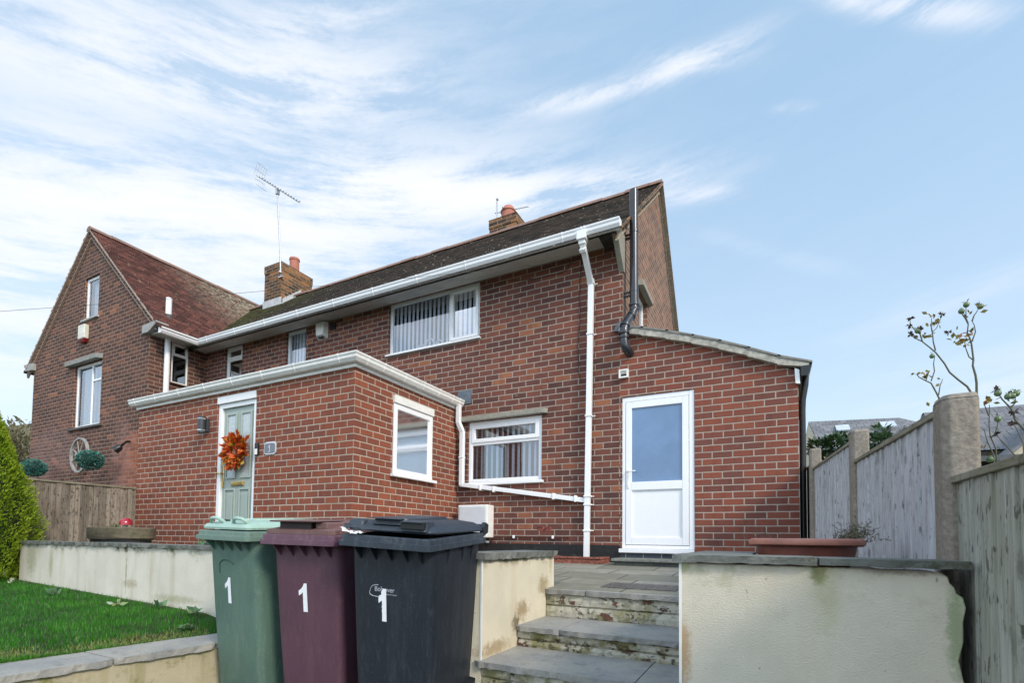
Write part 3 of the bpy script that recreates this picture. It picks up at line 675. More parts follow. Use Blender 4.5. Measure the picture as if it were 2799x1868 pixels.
# ---- porch extension (part of the house): front y=-2.187, side x=-4.459
PYF, PXS = -2.187, -4.459
pw = MB(); PT = 1.86
wall(pw, PY(PYF), rect(-8.97, PXS, -1.2, PT), [(-6.99, -6.172, -.30, 1.80)], .09)
wall(pw, PX(PXS), rect(PYF, 0, -1.2, PT), [(-1.507, -.673, .683, 1.697)], .06)
pw.quad((-8.97, 0, -1.2), (-8.97, PYF, -1.2), (-8.97, PYF, PT), (-8.97, 0, PT))
pw.build('porch_wall', M_POR, H)
pr_ = MB(); pr_.box(-8.9, PXS + .02, PYF - .02, -.001, 1.955, 2.0); pr_.build('porch_roof', plain('black_roof_felt', (.03, .03, .032), .9, .2, 20), H)
pf = MB(); sweep(pf, [(0, 1.845), (.028, 1.845), (.032, 1.88), (.022, 1.89), (.022, 1.96), (0, 1.96)], [(-8.97, -2.0), (-8.97, PYF), (PXS, PYF), (PXS, -.001)]); pf.build('porch_fascia', UPVC_D, H)
PGP = ogee(.105, .10, 1.985); CPF = [(o + .005 * (1 if o > .02 else -.3), z + (.002 if z > 1.98 else -.003)) for o, z in PGP]
pg = MB(); sweep(pg, PGP, [(-9.06, PYF - .024), (PXS + .024, PYF - .024), (PXS + .024, -.012)])
for k, xx in enumerate([-8.90, -8.35, -7.75, -7.15, -6.55, -5.95, -5.35, -4.62]): sweep(pg, CPF, [(xx, PYF - .024), (xx + .016, PYF - .024)])
for k, yy in enumerate([-2.1, -1.82, -1.42, -1.02, -.66, -.32, -.14]): sweep(pg, CPF, [(PXS + .024, yy), (PXS + .024, yy + .016)])
pg.build('porch_gutter', UPVC_D, H, bevel=.002, seg=1)
pd = MB(); X_ = PXS + .085
sqpipe(pd, [(X_, -.11, 1.90), (X_, -.11, 1.62)], .032); sqpipe(pd, [(X_, -.11, 1.63), (X_ + .045, -.075, 1.50)], .032); sqpipe(pd, [(X_ + .045, -.07, 1.51), (X_ + .04, -.06, .69)], .032)
sqpipe(pd, [(X_ + .02, -.055, .705), (-2.40, -.055, .415)], .031)
for xx, zz in ((-4.0, .645), (-3.78, .61), (-2.86, .48), (-2.55, .44)): pd.box(xx - .014, xx + .014, -.098, -.01, zz - .042 , zz + .046)
pd.box(X_, X_ + .08, -.105, -.02, 1.10, 1.12)
pd.build('porch_downpipe', UPVC, H, bevel=.005)
# porch side window with head board
ws, _ = window(H, PX(PXS), -1.507, -.673, .70, 1.60, [(0, 1, 0, 1)], rec=-.02, fw=.07, glass=glass_mat('porch_glass', (.9, .93, 1.0), .0, .10), sill=dict(out=.075, e=.05, h=.04), label='square porch side window with grey net curtain')
nc = MB(); nc.keep = True
for i in range(40):
    ya_, yb2 = -1.47 + .76 * i / 40, -1.47 + .76 * (i + 1) / 40; nc.quad((PXS - .10 + .008 * sin(i * 1.9), ya_, .73), (PXS - .10 + .008 * sin((i + 1) * 1.9), yb2, .73), (PXS - .10 + .008 * sin((i + 1) * 1.9), yb2, 1.58), (PXS - .10 + .008 * sin(i * 1.9), ya_, 1.58))
nc.build('curtain', plain('grey_net', (.13, .155, .21), .8, .1, 6), ws)
hb = MB(); mbox(hb, PX(PXS), -1.515, -.665, -.05, .04, 1.602, 1.70); hb.build('head_board', UPVC_D, ws, bevel=.006)
# sage front door
fd = MB(); mp = PY(PYF)
mbox(fd, mp, -6.99, -6.915, -.08, -.02, -.30, 1.70); mbox(fd, mp, -6.245, -6.172, -.08, -.02, -.30, 1.70); mbox(fd, mp, -6.915, -6.245, -.08, -.02, 1.64, 1.70)
mbox(fd, mp, -6.985, -6.178, -.06, .012, 1.702, 1.80)
fdo = fd.build('front_door', UPVC, H, bevel=.006); fdo['label'] = 'sage green front door with two tall glazed panels in a white frame'
SAGE = plain('sage_paint', (.32, .385, .35), .4, .03, 40)
lf = MB(); L0, L1 = -6.913, -6.247; mbox(lf, mp, L0, L1, -.10, -.055, -.28, 1.637)
def mould(mb, a0, a1, z0, z1, d, e=.028):
    for (p, q, r_, s_) in ((a0, a0 + e, z0, z1), (a1 - e, a1, z0, z1), (a0 + e, a1 - e, z0, z0 + e), (a0 + e, a1 - e, z1 - e, z1)): mbox(mb, mp, p, q, d, d + .018, r_, s_)
W_ = L1 - L0
for f0, f1 in ((.10, .44), (.56, .90)):
    mould(lf, L0 + W_ * f0, L0 + W_ * f1, .665, 1.565, -.055)
    mould(lf, L0 + W_ * f0, L0 + W_ * f1, -.12, .53, -.055, .022)
    mbox(lf, mp, L0 + W_ * f0 + .05, L0 + W_ * f1 - .05, -.055, -.043, -.06, .46)
lfo = lf.build('door_leaf', SAGE, fdo, bevel=.005)
for f0, f1 in ((.10, .44), (.56, .90)):
    g = MB(); g.add([mp(L0 + W_ * f0 + .027, -.052, .69), mp(L0 + W_ * f1 - .027, -.052, .69), mp(L0 + W_ * f1 - .027, -.052, 1.54), mp(L0 + W_ * f0 + .027, -.052, 1.54)], [(0, 1, 2, 3)]); g.build('door_glass', FROST, fdo)
lb = MB(); mbox(lb, mp, -6.70, -6.44, -.055, -.035, .565, .625); mbox(lb, mp, -6.69, -6.45, -.035, -.028, .575, .612); lb.build('letterbox', GOLD, fdo, bevel=.004)
hn = MB(); mbox(hn, mp, -6.905, -6.87, -.055, -.042, .55, .86); hn.tube([mp(-6.887, -.04, .745), mp(-6.887, 0, .745), mp(-6.90, .012, .745), mp(-6.99, .012, .75)], .010, 8); hn.build('door_handle', GOLD, fdo, bevel=.003, smooth=True)

# ---- lean-to side extension
ew = MB()
wall(ew, PY(-.001), [(-1.985, -1.2), (0, -1.2), (0, 1.80), (-1.05, 2.285), (-1.985, 2.62)], [(-1.975, -1.078, -.262, 1.742)], .07)
wall(ew, PX(0), rect(0, 3.2, -1.2, 1.72)); ew.quad((0, 3.2, -1.2), (-1.95, 3.2, -1.2), (-1.95, 3.2, 2.5), (0, 3.2, 1.72))
ew.build('extension_wall', M_EXT, H)
er = MB(); sl = [(-1.98, 2.66), (-1.70, 2.585), (-1.40, 2.485), (-1.10, 2.375), (-.80, 2.255), (-.50, 2.12), (-.20, 1.975), (.10, 1.865)]
for k, (a, b) in enumerate(zip(sl[:-1], sl[1:])):
    t = .030
    er.prism([(a[0], -.085, a[1] - .012), (b[0] + .03, -.085, b[1] - .012), (b[0] + .03, -.085, b[1] + .008), (a[0], -.085, a[1] + t - .012)], (0, 3.35, 0))
erm = plain('concrete_roof_tile', (.26, .25, .22), .9, .2, 18, c2=(.18, .18, .16), dirt=.4, dirtc=(.09, .10, .06))
ero = er.build('extension_roof', erm, H)
em = MB()
for a, b in zip(sl[:-1], sl[1:]): em.prism([(a[0], -.075, a[1] - .095), (b[0], -.075, b[1] - .085 if b[0] < 0 else b[1] - .05), (b[0], -.075, b[1] - .010), (a[0], -.075, a[1] - .010)], (0, .13, 0))
em.build('verge_mortar', plain('pale_mortar', (.44, .42, .36), .9, .2, 16, bump=.004, dirt=.3, dirtc=(.16, .16, .11)), ero)
ef = MB(); ef.prism([(-.035, -.05, 1.825), (.008, -.05, 1.80), (.016, -.05, 1.645), (-.028, -.05, 1.655)], (0, .045, 0)); ef.build('fascia_end', UPVC, H)
eg = MB(); sweep(eg, ogee(.10, .11, 1.83), [(.02, 3.2), (.02, -.08)][::-1]); eg.tube([(.075, .10, 1.74), (.07, .10, 1.66), (.045, .11, 1.50), (.04, .12, 1.38), (.04, .12, -.3)], .034, 10); eg.build('black_gutter', BLKP, H, smooth=True)
# side door, half glazed
sdr = MB(); mp0 = PY(0); a0, a1, z0, z1 = -1.972, -1.081, -.255, 1.738
e = .062
mbox(sdr, mp0, a0, a0 + e, -.06, -.012, z0 + .05, z1); mbox(sdr, mp0, a1 - e, a1, -.06, -.012, z0 + .05, z1); mbox(sdr, mp0, a0 + e, a1 - e, -.06, -.012, z1 - e, z1); mbox(sdr, mp0, a0 + e, a1 - e, -.06, -.012, z0 + .05, z0 + .095)
sdo = sdr.build('side_door', UPVC, H, bevel=.006); sdo['label'] = 'white side door with blue glazed upper half'
dl = MB(); b0, b1, c0, c1 = a0 + e + .004, a1 - e - .004, z0 + .10, z1 - e - .004; e2 = .075
mbox(dl, mp0, b0, b0 + e2, -.055, -.006, c0, c1); mbox(dl, mp0, b1 - e2, b1, -.055, -.006, c0, c1)
mbox(dl, mp0, b0 + e2, b1 - e2, -.055, -.006, c1 - .085, c1); mbox(dl, mp0, b0 + e2, b1 - e2, -.055, -.006, c0, c0 + .09); mbox(dl, mp0, b0 + e2, b1 - e2, -.055, -.006, .535, .64)
mbox(dl, mp0, b0 + e2, b1 - e2, -.055, -.028, c0 + .09, .535)
for (q0, q1, r0, r1) in ((b0 + e2, b0 + e2 + .012, c0 + .09, .535), (b1 - e2 - .012, b1 - e2, c0 + .09, .535), (b0 + e2 + .012, b1 - e2 - .012, c0 + .09, c0 + .102), (b0 + e2 + .012, b1 - e2 - .012, .523, .535)): mbox(dl, mp0, q0, q1, -.028, -.016, r0, r1)
dlo = dl.build('door_leaf', UPVC, sdo, bevel=.005)
g = MB(); g.add([mp0(b0 + e2, -.026, .64), mp0(b1 - e2, -.026, .64), mp0(b1 - e2, -.026, c1 - .085), mp0(b0 + e2, -.026, c1 - .085)], [(0, 1, 2, 3)]); g.build('door_glass', DOORGL, sdo)
hh = MB(); mbox(hh, mp0, b0 + .018, b0 + .044, -.006, .004, .56, .80); hh.tube([mp0(b0 + .03, .0, .775), mp0(b0 + .03, .045, .775), mp0(b0 + .05, .05, .775), mp0(b0 + .135, .05, .775)], .009, 8); mbox(hh, mp0, b0 + .024, b0 + .038, .004, .009, .585, .63); hh.build('door_handle', UPVC_D, sdo, bevel=.003)
tb = MB(); mbox(tb, mp0, a0 - .01, a1 + .0, -.05, .05, z0 - .002, z0 + .048); tb.build('threshold', UPVC, sdo, bevel=.006)
bb = MB(); bb.box(-1.97, -1.0, -.014, .0, -.40, -.262); bb.build('blue_brick_base', brick_mat('blue_brick', [(0, (.045, .055, .065)), (1, (.085, .10, .12))], (.33, .31, .27), .2202, .075, -1.9, -.335, grime=.2, rustic=.3), H)

# ================================================================== left gabled house
G = thing('gabled_brick_house', 'dark brick gabled neighbouring house with reddish tiled roof, seen at the left', 'house', (-13.3, 1, -.39))
GY = -1.12; AX, AZ, GS = -13.27, 6.56, .95
g1 = MB()
wall(g1, PY(GY), [(-15.85, -1.2), (-10.86, -1.2), (-10.86, AZ - .12 - GS * 2.41), (AX, AZ - .12), (-15.85, AZ - .12 - GS * 2.58)], [(-13.817, -12.64, 2.21, 3.60), (-13.52, -12.91, 4.58, 5.515)], .11)
wall(g1, PX(-10.86), rect(GY, 0, -1.2, 3.82), [(-.70, -.37, 2.97, 3.79)], .06)
g1.quad((-15.85, 4.7, -1.2), (-15.85, GY, -1.2), (-15.85, GY, 4.0), (-15.85, 4.7, 4.0)); g1.quad((-13.0, 4.7, -1.2), (-15.85, 4.7, -1.2), (-15.85, 4.7, 4.0), (-13.0, 4.7, 4.0))
g1.build('wall', M_GAB, G)
def lich(nt, x, y, z): return nt.m('MULTIPLY', nt.step(y, -.2, 2.4), nt.m('ADD', .35, nt.m('MULTIPLY', nt.step(z, 4.3, 5.9), .60)))
M_ROOF2 = tile_mat('reddish_roof_tiles', [(0, (.075, .038, .034)), (.5, (.13, .058, .05)), (1, (.20, .085, .068))], 'y', .17, .078, 3.8, lich, (.40, .38, .29), .35)
r2 = MB(); n = 36; ez = AZ - GS * 2.93
for i in range(n):
    a, b = i / n, (i + 1) / n
    for sgn, wd in ((1, 2.90), (-1, 2.92)):
        xa, xb = AX + sgn * wd * (1 - a), AX + sgn * wd * (1 - b); za, zb = AZ - GS * wd * (1 - a), AZ - GS * wd * (1 - b); t = .040 + random.uniform(-.008, .008); y0_ = -1.20 + random.uniform(-.006, .006); y1_ = 2.9 if sgn > 0 else 4.9
        r2.add([(xa, y0_, za - .004), (xa, y1_, za - .004), (xa, y1_, za + t), (xa, y0_, za + t), (xb, y0_, zb + .001), (xb, y1_, zb + .001), (xb, y0_, zb - .02)], [(0, 1, 2, 3), (3, 2, 5, 4), (0, 3, 4, 6)])
r2.quad((AX, 4.9, AZ), (AX + 2.9, 4.9, AZ - GS * 2.9), (AX + 2.9, 2.9, AZ - GS * 2.9), (AX, 2.9, AZ))
r2.quad((-15.85, -1.05, AZ - GS * 2.58 - .06), (AX, -1.05, AZ - .06), (AX, 4.7, AZ - .06), (-15.85, 4.7, AZ - GS * 2.58 - .06))
r2.quad((-10.86, -1.05, AZ - GS * 2.41 - .06), (AX, -1.05, AZ - .06), (AX, 2.9, AZ - .06), (-10.86, 2.9, AZ - GS * 2.41 - .06))
r2.build('roof', M_ROOF2, G)
r3 = MB(); y = -1.21; i = 0
while y < 3.0:
    r_ = .08 + (.004 if i % 2 else 0); zz = AZ + random.uniform(-.005, .005)
    r3.prism([(AX + r_ * cos(t) * 1.25, y, zz - .045 + r_ * sin(t) * 1.15) for t in [pi * k / 7 for k in range(8)]], (0, .41, 0)); y += .416; i += 1
r3.build('ridge_tiles', RT, G)
vb2 = MB(); VT = plain('verge_band', (.42, .33, .27), .9, .15, 20)
for sgn, wd in ((1, 2.66), (-1, 2.84)):
    for (o0, o1, yy, mi) in ((-.05, -.005, -1.205, 0), (-.17, -.055, -1.165, 1), (-.20, -.175, -1.16, 0)):
        vb2.prism([(AX, yy, AZ + o0), (AX + sgn * wd, yy, AZ + o0 - GS * wd), (AX + sgn * wd, yy, AZ + o1 - GS * wd), (AX, yy, AZ + o1)], (0, -1.119 - yy, 0), mi)
vb2.build('verge', [VT, M_GAB], G)
for (xa, xb, sgn) in ((-11.0, -10.52, 1), (-15.75, -16.2, -1)):
    k = MB(); zt = AZ - .20 - GS * (abs(xa - AX) + .0); k.prism([(xa, -1.20, 3.965), (xb, -1.20, 3.985), (xb, -1.20, 3.93), (xa + sgn * .22, -1.20, 3.80), (xa, -1.20, 3.80)], (0, .24, 0)); k.build('kneeler', plain('pale_stone', (.34, .34, .33), .85, .1, 20), G, bevel=.008)
lg = MB(); sweep(lg, ogee(.09, .08, 3.90), [(-16.12, -1.2), (-16.12, 3.0)]); lg.build('gutter', UPVC_D, G)
NET = plain('net_curtain', (.52, .57, .62), .8, .05, 14)
def net(par, mp, a0, a1, z0, z1, d, mat=NET):
    b = MB(); n_ = 24; b.keep = True
    for i in range(n_):
        u0, u1 = a0 + (a1 - a0) * i / n_, a0 + (a1 - a0) * (i + 1) / n_; o0, o1 = .008 * sin(i * 2.1), .008 * sin((i + 1) * 2.1)
        b.add([mp(u0, d + o0, z0), mp(u1, d + o1, z0), mp(u1, d + o1, z1), mp(u0, d + o0, z1)], [(0, 1, 2, 3)])
    return b.build('curtain', mat, par)
wm = PY(GY)
w1, _ = window(G, wm, -13.817, -12.64, 2.21, 3.60, [(0, .57, 0, 1), (.57, 1, 0, .72), (.57, 1, .72, 1)], rec=.05, fw=.055, sash=(), sill=dict(out=.05, e=.12, h=.05, mat=plain('dark_sill', (.10, .09, .08), .8, .2, 20)))
net(w1, wm, -13.72, -12.66, 2.24, 3.56, -.16)
w2, _ = window(G, wm, -13.52, -12.91, 4.58, 5.515, [(0, 1, 0, 1)], rec=.04, fw=.06, sill=dict(out=.05, e=.05, h=.04, mat=plain('pale_sill', (.42, .43, .42), .7, .1, 20)))
net(w2, wm, -13.46, -12.95, 4.62, 5.48, -.16)
l2 = MB(); l2.prism([(-14.07, -1.12, 3.605), (-14.07, -1.22, 3.605), (-12.70, -1.22, 3.605), (-12.60, -1.14, 3.605), (-12.60, -1.12, 3.605)], (0, 0, .10)); l2.build('lintel', plain('lintel_stone', (.27, .27, .25), .9, .15, 25), G, bevel=.008)
w3, _ = window(G, PX(-10.86), -.70, -.37, 2.97, 3.79, [(0, 1, 0, .70), (0, 1, .70, 1)], rec=.0, fw=.03, sash=(1,), sw=.025, glass=GLASS_D, mat=UPVC_D, sill=dict(out=.05, e=.02, h=.03, mat=plain('brown_sill', (.09, .05, .03), .7, .2, 20)))
dp2 = MB(); dp2.tube([(-10.775, -.83, 3.80), (-10.775, -.83, -.35)], .052, 14); dp2.box(-10.83, -10.72, -.885, -.775, 2.3, 2.34); dp2.build('soil_pipe', UPVC, G, smooth=True)
rv = MB(); rv.tube([(-10.90, -.77, 4.28), (-10.90, -.77, 4.67)], .055, 14); rvo = rv.build('roof_vent', UPVC, G, smooth=True)
rc = MB(); rc.lathe([(.10, -.10), (.09, .0), (.065, .10), (.06, .11)], (-10.90, -.77, 4.22)); rc.build('vent_collar', plain('vent_collar_rubber', (.06, .065, .07), .6, .1), rvo, smooth=True)

# ================================================================== wall fixtures (things of their own)
def fixture(mb, name, mat, label, cat, **k):
    o = mb.build(name, mat, None, **k); return tag(o, label, cat)
t = thing('alarm_box', 'white alarm box under the eaves beside the narrow upstairs window', 'alarm box', (-7.37, 0, 3.6))
a = MB(); a.add([(-7.50, 0, 3.77), (-7.25, 0, 3.77), (-7.27, -.10, 3.75), (-7.47, -.10, 3.75), (-7.50, 0, 3.47), (-7.25, 0, 3.47), (-7.28, -.10, 3.52), (-7.45, -.10, 3.52)], [(0, 1, 2, 3), (4, 5, 6, 7), (0, 3, 7, 4), (1, 2, 6, 5), (2, 3, 7, 6)]); a.build('case', UPVC_D, t, bevel=.01)
a = MB(); a.box(-7.42, -7.31, -.085, -.03, 3.475, 3.50); a.build('sounder', ANTH, t)
t = thing('alarm_box', 'white alarm box with red base below the attic window', 'alarm box', (-13.38, GY, 4.2))
a = MB(); a.hexa([(-13.53, GY - .10, 4.13), (-13.25, GY - .10, 4.13), (-13.25, GY, 4.13), (-13.53, GY, 4.13)], [(-13.53, GY - .10, 4.44), (-13.25, GY - .10, 4.44), (-13.25, GY, 4.44), (-13.53, GY, 4.44)]); a.build('case', plain('cream_plastic', (.66, .65, .56), .4, .1, 20), t, bevel=.02)
a = MB(); a.hexa([(-13.49, GY - .07, 4.06), (-13.29, GY - .07, 4.06), (-13.29, GY, 4.06), (-13.49, GY, 4.06)], [(-13.53, GY - .10, 4.128), (-13.25, GY - .10, 4.128), (-13.25, GY, 4.128), (-13.53, GY, 4.128)]); a.build('strobe', plain('red_lens', (.22, .012, .012), .25, .1), t, bevel=.01)

t = thing('meter_box', 'white gas meter box low on the wall behind the bins', 'meter box', (-4.05, 0, .15))
a = MB(); a.box(-4.30, -3.81, -.20, 0, -.085, .385); a.build('case', UPVC_D, t, bevel=.012)
a = MB(); a.box(-4.275, -3.835, -.212, -.201, -.06, .36); a.build('door', plain('grey_meter_door', (.60, .63, .67), .4, .03, 8), t, bevel=.006)
a = MB(); a.tube([(-4.24, -.218, .02), (-4.24, -.211, .02)], .012, 10); a.build('lock', ANTH, t)
a = MB(); a.tube([(-3.92, -.09, -.085), (-3.92, -.09, -.14), (-3.86, -.05, -.15)], .02, 8); a.build('pipe_union', STEEL, t, smooth=True)

t = thing('wall_light', 'anthracite up-and-down cylinder light left of the sage door', 'wall light', (-7.2, PYF, 1.42))
a = MB(); a.box(-7.205, -7.15, PYF - .045, PYF, 1.335, 1.52); a.build('backplate', ANTH, t, bevel=.004)
a = MB(); a.tube([(-7.20, PYF - .09, 1.31), (-7.20, PYF - .09, 1.54)], .051, 24); a.build('body', ANTH, t, smooth=True)
for zz in (1.34, 1.50):
    a = MB(); a.tube([(-7.20, PYF - .09, zz), (-7.20, PYF - .09, zz + .014)], .052, 24); a.build('band', plain('frosted_band', (.55, .58, .60), .3, .4, 25), t, smooth=True)
t = thing('doorbell', 'small black and silver doorbell at the right of the sage door', 'doorbell', (-6.11, PYF, 1.02))
a = MB(); a.box(-6.148, -6.085, PYF - .03, PYF, .935, 1.10); a.build('case', BLKP, t, bevel=.008)
a = MB(); a.box(-6.144, -6.089, PYF - .034, PYF - .029, .945, 1.02); a.build('faceplate', UPVC_D, t, bevel=.003)
t = thing('house_number_plate', 'grey house number 1 plate with silver surround on the porch', 'number plate', (-5.87, PYF, 1.01))
def rrect(w_, h_, r, n=6, bulge=0):
    P = []
    for (cx, cy, a0) in ((w_ / 2 - r, h_ / 2 - r, 0), (-w_ / 2 + r, h_ / 2 - r, 90), (-w_ / 2 + r, -h_ / 2 + r, 180), (w_ / 2 - r, -h_ / 2 + r, 270)):
        for k in range(n + 1):
            a_ = radians(a0 + 90 * k / n); P.append((cx + r * cos(a_), cy + r * sin(a_)))
    return P
SILV = plain('silver_plastic', (.58, .60, .62), .25, .05, 20, metal=.5)
a = MB(); a.prism([(-5.865 + x, PYF, 1.012 + z) for x, z in rrect(.225, .165, .045)], (0, -.016, 0)); a.build('surround', SILV, t, bevel=.003)
a = MB(); a.prism([(-5.865 + x, PYF - .016, 1.012 + z) for x, z in rrect(.19, .125, .03)], (0, -.005, 0)); a.build('plate', plain('grey_slate_plate', (.15, .165, .20), .35, .05), t)
def one_shape(h_, w_=.42, th=.21):
    """outline of a bold figure 1, height h_"""
    return [(x * h_, z * h_) for x, z in ((.0, 0), (th, 0), (th, 1.0), (.07, 1.0), (.02, .90), (-.08, .80), (-.20, .73), (-.20, .56), (-.08, .62), (.0, .69))]
a = MB(); a.prism([(-5.865 + x, PYF - .021, .965 + z) for x, z in one_shape(.09, th=.11)], (0, -.004, 0)); a.box(-5.885, -5.84, PYF - .025, PYF - .021, .962, .969); a.build('numeral', SILV, t)
t = thing('floodlight', 'small black wall floodlight on the gabled house beside the porch', 'floodlight', (-11.5, GY, 1.66))
a = MB(); a.lathe([(.03, 0), (.06, .03), (.075, .12), (.08, .13)], (0, 0, 0), 16); o = a.build('lamp_head', BLKP, t, smooth=True, local=True); o.location = (.20, -.20, -.06); o.rotation_euler = (radians(125), 0, radians(-55))
a = MB(); a.tube([(-11.42, GY, 1.74), (-11.40, GY - .07, 1.72), (-11.32, GY - .18, 1.63)], .024, 8); a.build('bracket', BLKP, t, smooth=True)

# black flue pipe by the gable corner
t = thing('soil_vent_pipe', 'tall black plastic vent pipe at the right corner of the main roof', 'vent pipe', (-1.87, .06, 2.3))
BP = plain('black_pvc', (.020, .024, .032), .3, .12, 8, spec=.6)
a = MB(); a.tube([(-1.815, .06, 2.96), (-1.822, .06, 4.49)], .054, 20); a.build('pipe', BP, t, smooth=True)
a = MB(); a.tube([(-1.815, .06, 3.0), (-1.815, .055, 2.88), (-1.85, .0, 2.78), (-1.885, -.07, 2.68), (-1.90, -.115, 2.58), (-1.90, -.12, 2.45), (-1.89, -.12, 2.37), (-1.875, -.105, 2.33), (-1.855, -.05, 2.305), (-1.85, 0, 2.30)], .053, 18); a.build('bend', BP, t, smooth=True)
for c_, d_, r_ in (((-1.815, .06, 2.96), (0, 0, 1), .064), ((-1.815, .06, 2.90), (0, 0, 1), .060), ((-1.84, .015, 2.80), (-.45, -.6, -.8), .062), ((-1.893, -.09, 2.64), (-.2, -.4, -.9), .064), ((-1.90, -.12, 2.54), (0, 0, 1), .066), ((-1.90, -.12, 2.48), (0, 0, 1), .064), ((-1.818, .06, 3.93), (0, 0, 1), .058), ((-1.817, .06, 3.14), (0, 0, 1), .058)):
    dv_ = Vector(d_).normalized() * .016; a = MB(); a.tube([Vector(c_) - dv_, Vector(c_) + dv_], r_, 18); a.build('collar', BP, t, smooth=True)
for zz in (3.85, 3.08):
    a = MB(); a.box(-1.95, -1.86, .045, .075, zz, zz + .02); a.box(-1.95, -1.86, .045, .075, zz + .05, zz + .065); a.build('bracket', BLKP, t)
a = MB(); a.prism([(-2.02, -.02, 2.72), (-2.06, -.03, 2.62), (-1.90, -.10, 2.57), (-1.80, -.09, 2.60), (-1.88, -.02, 2.74)], (.0, .01, .012)); a.build('lead_skirt', LEAD, t)

# ================================================================== aerials, cable
t = thing('tv_aerial', 'long tilted yagi aerial on a tall mast at the left chimney', 'aerial', (-11.02, 1.93, 6.5))
a = MB(); a.tube([(-11.02, 1.93, 6.45), (-11.08, 1.93, 7.2), (-11.24, 1.93, 8.66)], .020, 8); a.build('mast', STEEL, t, smooth=True)
b0 = Vector((-12.10, 1.93, 9.40)); b1 = Vector((-10.45, 1.93, 8.16))
a = MB(); a.tube([b0, b1], .009, 6); a.box(-11.27, -11.20, 1.89, 1.97, 8.60, 8.74); a.build('boom', STEEL, t)
n_ = 15
for k in range(n_):
    a = MB(); p = b0.lerp(b1, .13 + .86 * k / (n_ - 1)); h_ = .11 - .003 * k
    for s_ in (-1, 1):
        a.tube([p + Vector((0, s_ * h_, s_ * .012)), p], .006, 4)
        a.tube([p + Vector((s_ * .028, s_ * .04, .03)), p], .010, 4)
    a.build('director', STEEL, t)
a = MB()
for (q0, q1) in (((-11.98, 1.93, 9.31), (-11.86, 1.93, 9.58)), ((-11.98, 1.93, 9.31), (-11.87, 1.93, 8.97))):
    for o_ in (-.14, -.07, 0, .07, .14): a.tube([Vector(q0) + Vector((0, o_, 0)), Vector(q1) + Vector((0, o_, 0))], .0045, 4)
    for f_ in (.4, .95): p = Vector(q0).lerp(Vector(q1), f_); a.tube([p + Vector((0, -.15, 0)), p + Vector((0, .15, 0))], .004, 4)
a.build('reflector', STEEL, t)
a = MB(); a.lathe([(.001, -.045), (.04, -.03), (.045, .0), (.03, .03), (.001, .04)], (-11.0, 1.90, 6.52), 12); a.box(-11.10, -10.95, 1.92, 1.97, 6.40, 6.43); a.build('wall_bracket', STEEL, t, smooth=True)
t = thing('tv_aerial', 'small stubby aerial on the right chimney beside its clay pot', 'aerial', (-5.35, 2.80, 6.7))
a = MB(); a.tube([(-5.35, 2.80, 6.66), (-5.35, 2.80, 7.16)], .014, 6); a.build('mast', STEEL, t)
a = MB(); a.tube([(-5.40, 2.80, 6.86), (-4.82, 3.25, 7.10)], .008, 6); a.sphere((-5.20, 2.80, 6.93), .022)
for k in range(8):
    p = Vector((-5.1, 3.03, 6.98)).lerp(Vector((-4.82, 3.25, 7.10)), k / 7); a.tube([p + Vector((-.02, 0, .035)), p + Vector((.02, 0, -.035))], .004, 4)
a.tube([(-5.35, 2.80, 7.14), (-5.33, 2.80, 7.16)], .03, 6); a.build('boom', STEEL, t, smooth=True)
P0, P1 = Vector((-2.62, -.02, 3.70)), Vector((-14.5, -5.6, 1.75))
cab = [P0.lerp(Vector((-8.415, -4.0, 2.576)), k / 14) - Vector((0, 0, .10 * 4 * (k / 14) * (1 - k / 14) * .35)) for k in range(15)] + [Vector((-9.2, -4.55, 2.44))]
a = MB(); a.tube(cab, .0024, 5); o = a.build('overhead_cable', plain('cable_black', (.03, .03, .032), .6, .1), None, smooth=True); tag(o, 'thin dark overhead cable running from the eaves past the gabled house', 'cable')

# ================================================================== ground, patio
g = MB(); g.quad((-900, -900, -1.24), (900, -900, -1.24), (900, 900, -1.24), (-900, 900, -1.24)); tag(g.build('ground', plain('ground_soil_grass', (.06, .075, .03), .95, .2, .6, c2=(.10, .10, .05))), kind='structure')
def zp(y): return -.385 + .0424 * y
def flag_mat():
    m, nt, b = new_mat('patio_flags'); p = nt.geo(); x, y, z = nt.sep(p)
    ang = .0; X = x; Y = y
    row = nt.m('FLOOR', nt.m('DIVIDE', Y, .46)); fr = nt.m('SUBTRACT', nt.m('DIVIDE', Y, .46), row)
    rw = nt.white(nt.comb(row, 2.2, 5))[0]
    q = nt.m('ADD', nt.m('DIVIDE', X, .62), nt.m('MULTIPLY', rw, 3.0)); ci = nt.m('FLOOR', q); fq = nt.m('SUBTRACT', q, ci)
    d = nt.m('MINIMUM', nt.m('MULTIPLY', nt.m('MINIMUM', fq, nt.m('SUBTRACT', 1, fq)), .62), nt.m('MULTIPLY', nt.m('MINIMUM', fr, nt.m('SUBTRACT', 1, fr)), .46))
    d = nt.m('ADD', d, nt.m('MULTIPLY', nt.m('SUBTRACT', nt.noise(p, 12, 3), .5), .006))
    k = nt.step(d, .003, .009); rnd = nt.white(nt.comb(ci, row, 1))[0]
    c = nt.ramp(rnd, [(0, (.19, .185, .15)), (.5, (.26, .245, .19)), (1, (.31, .30, .26))])
    n = nt.noise(p, 6, 6, .65); c = nt.mix(nt.m('MULTIPLY', nt.step(n, .35, .65), .5), c, (.14, .145, .10))
    c = nt.mix(k, (.04, .042, .03), c); nt.put(b.inputs['Base Color'], c); b.inputs['Roughness'].default_value = .8
    nt.put(b.inputs['Normal'], nt.bump(nt.m('ADD', k, nt.m('MULTIPLY', n, .4)), .006)); return m
pt = MB()
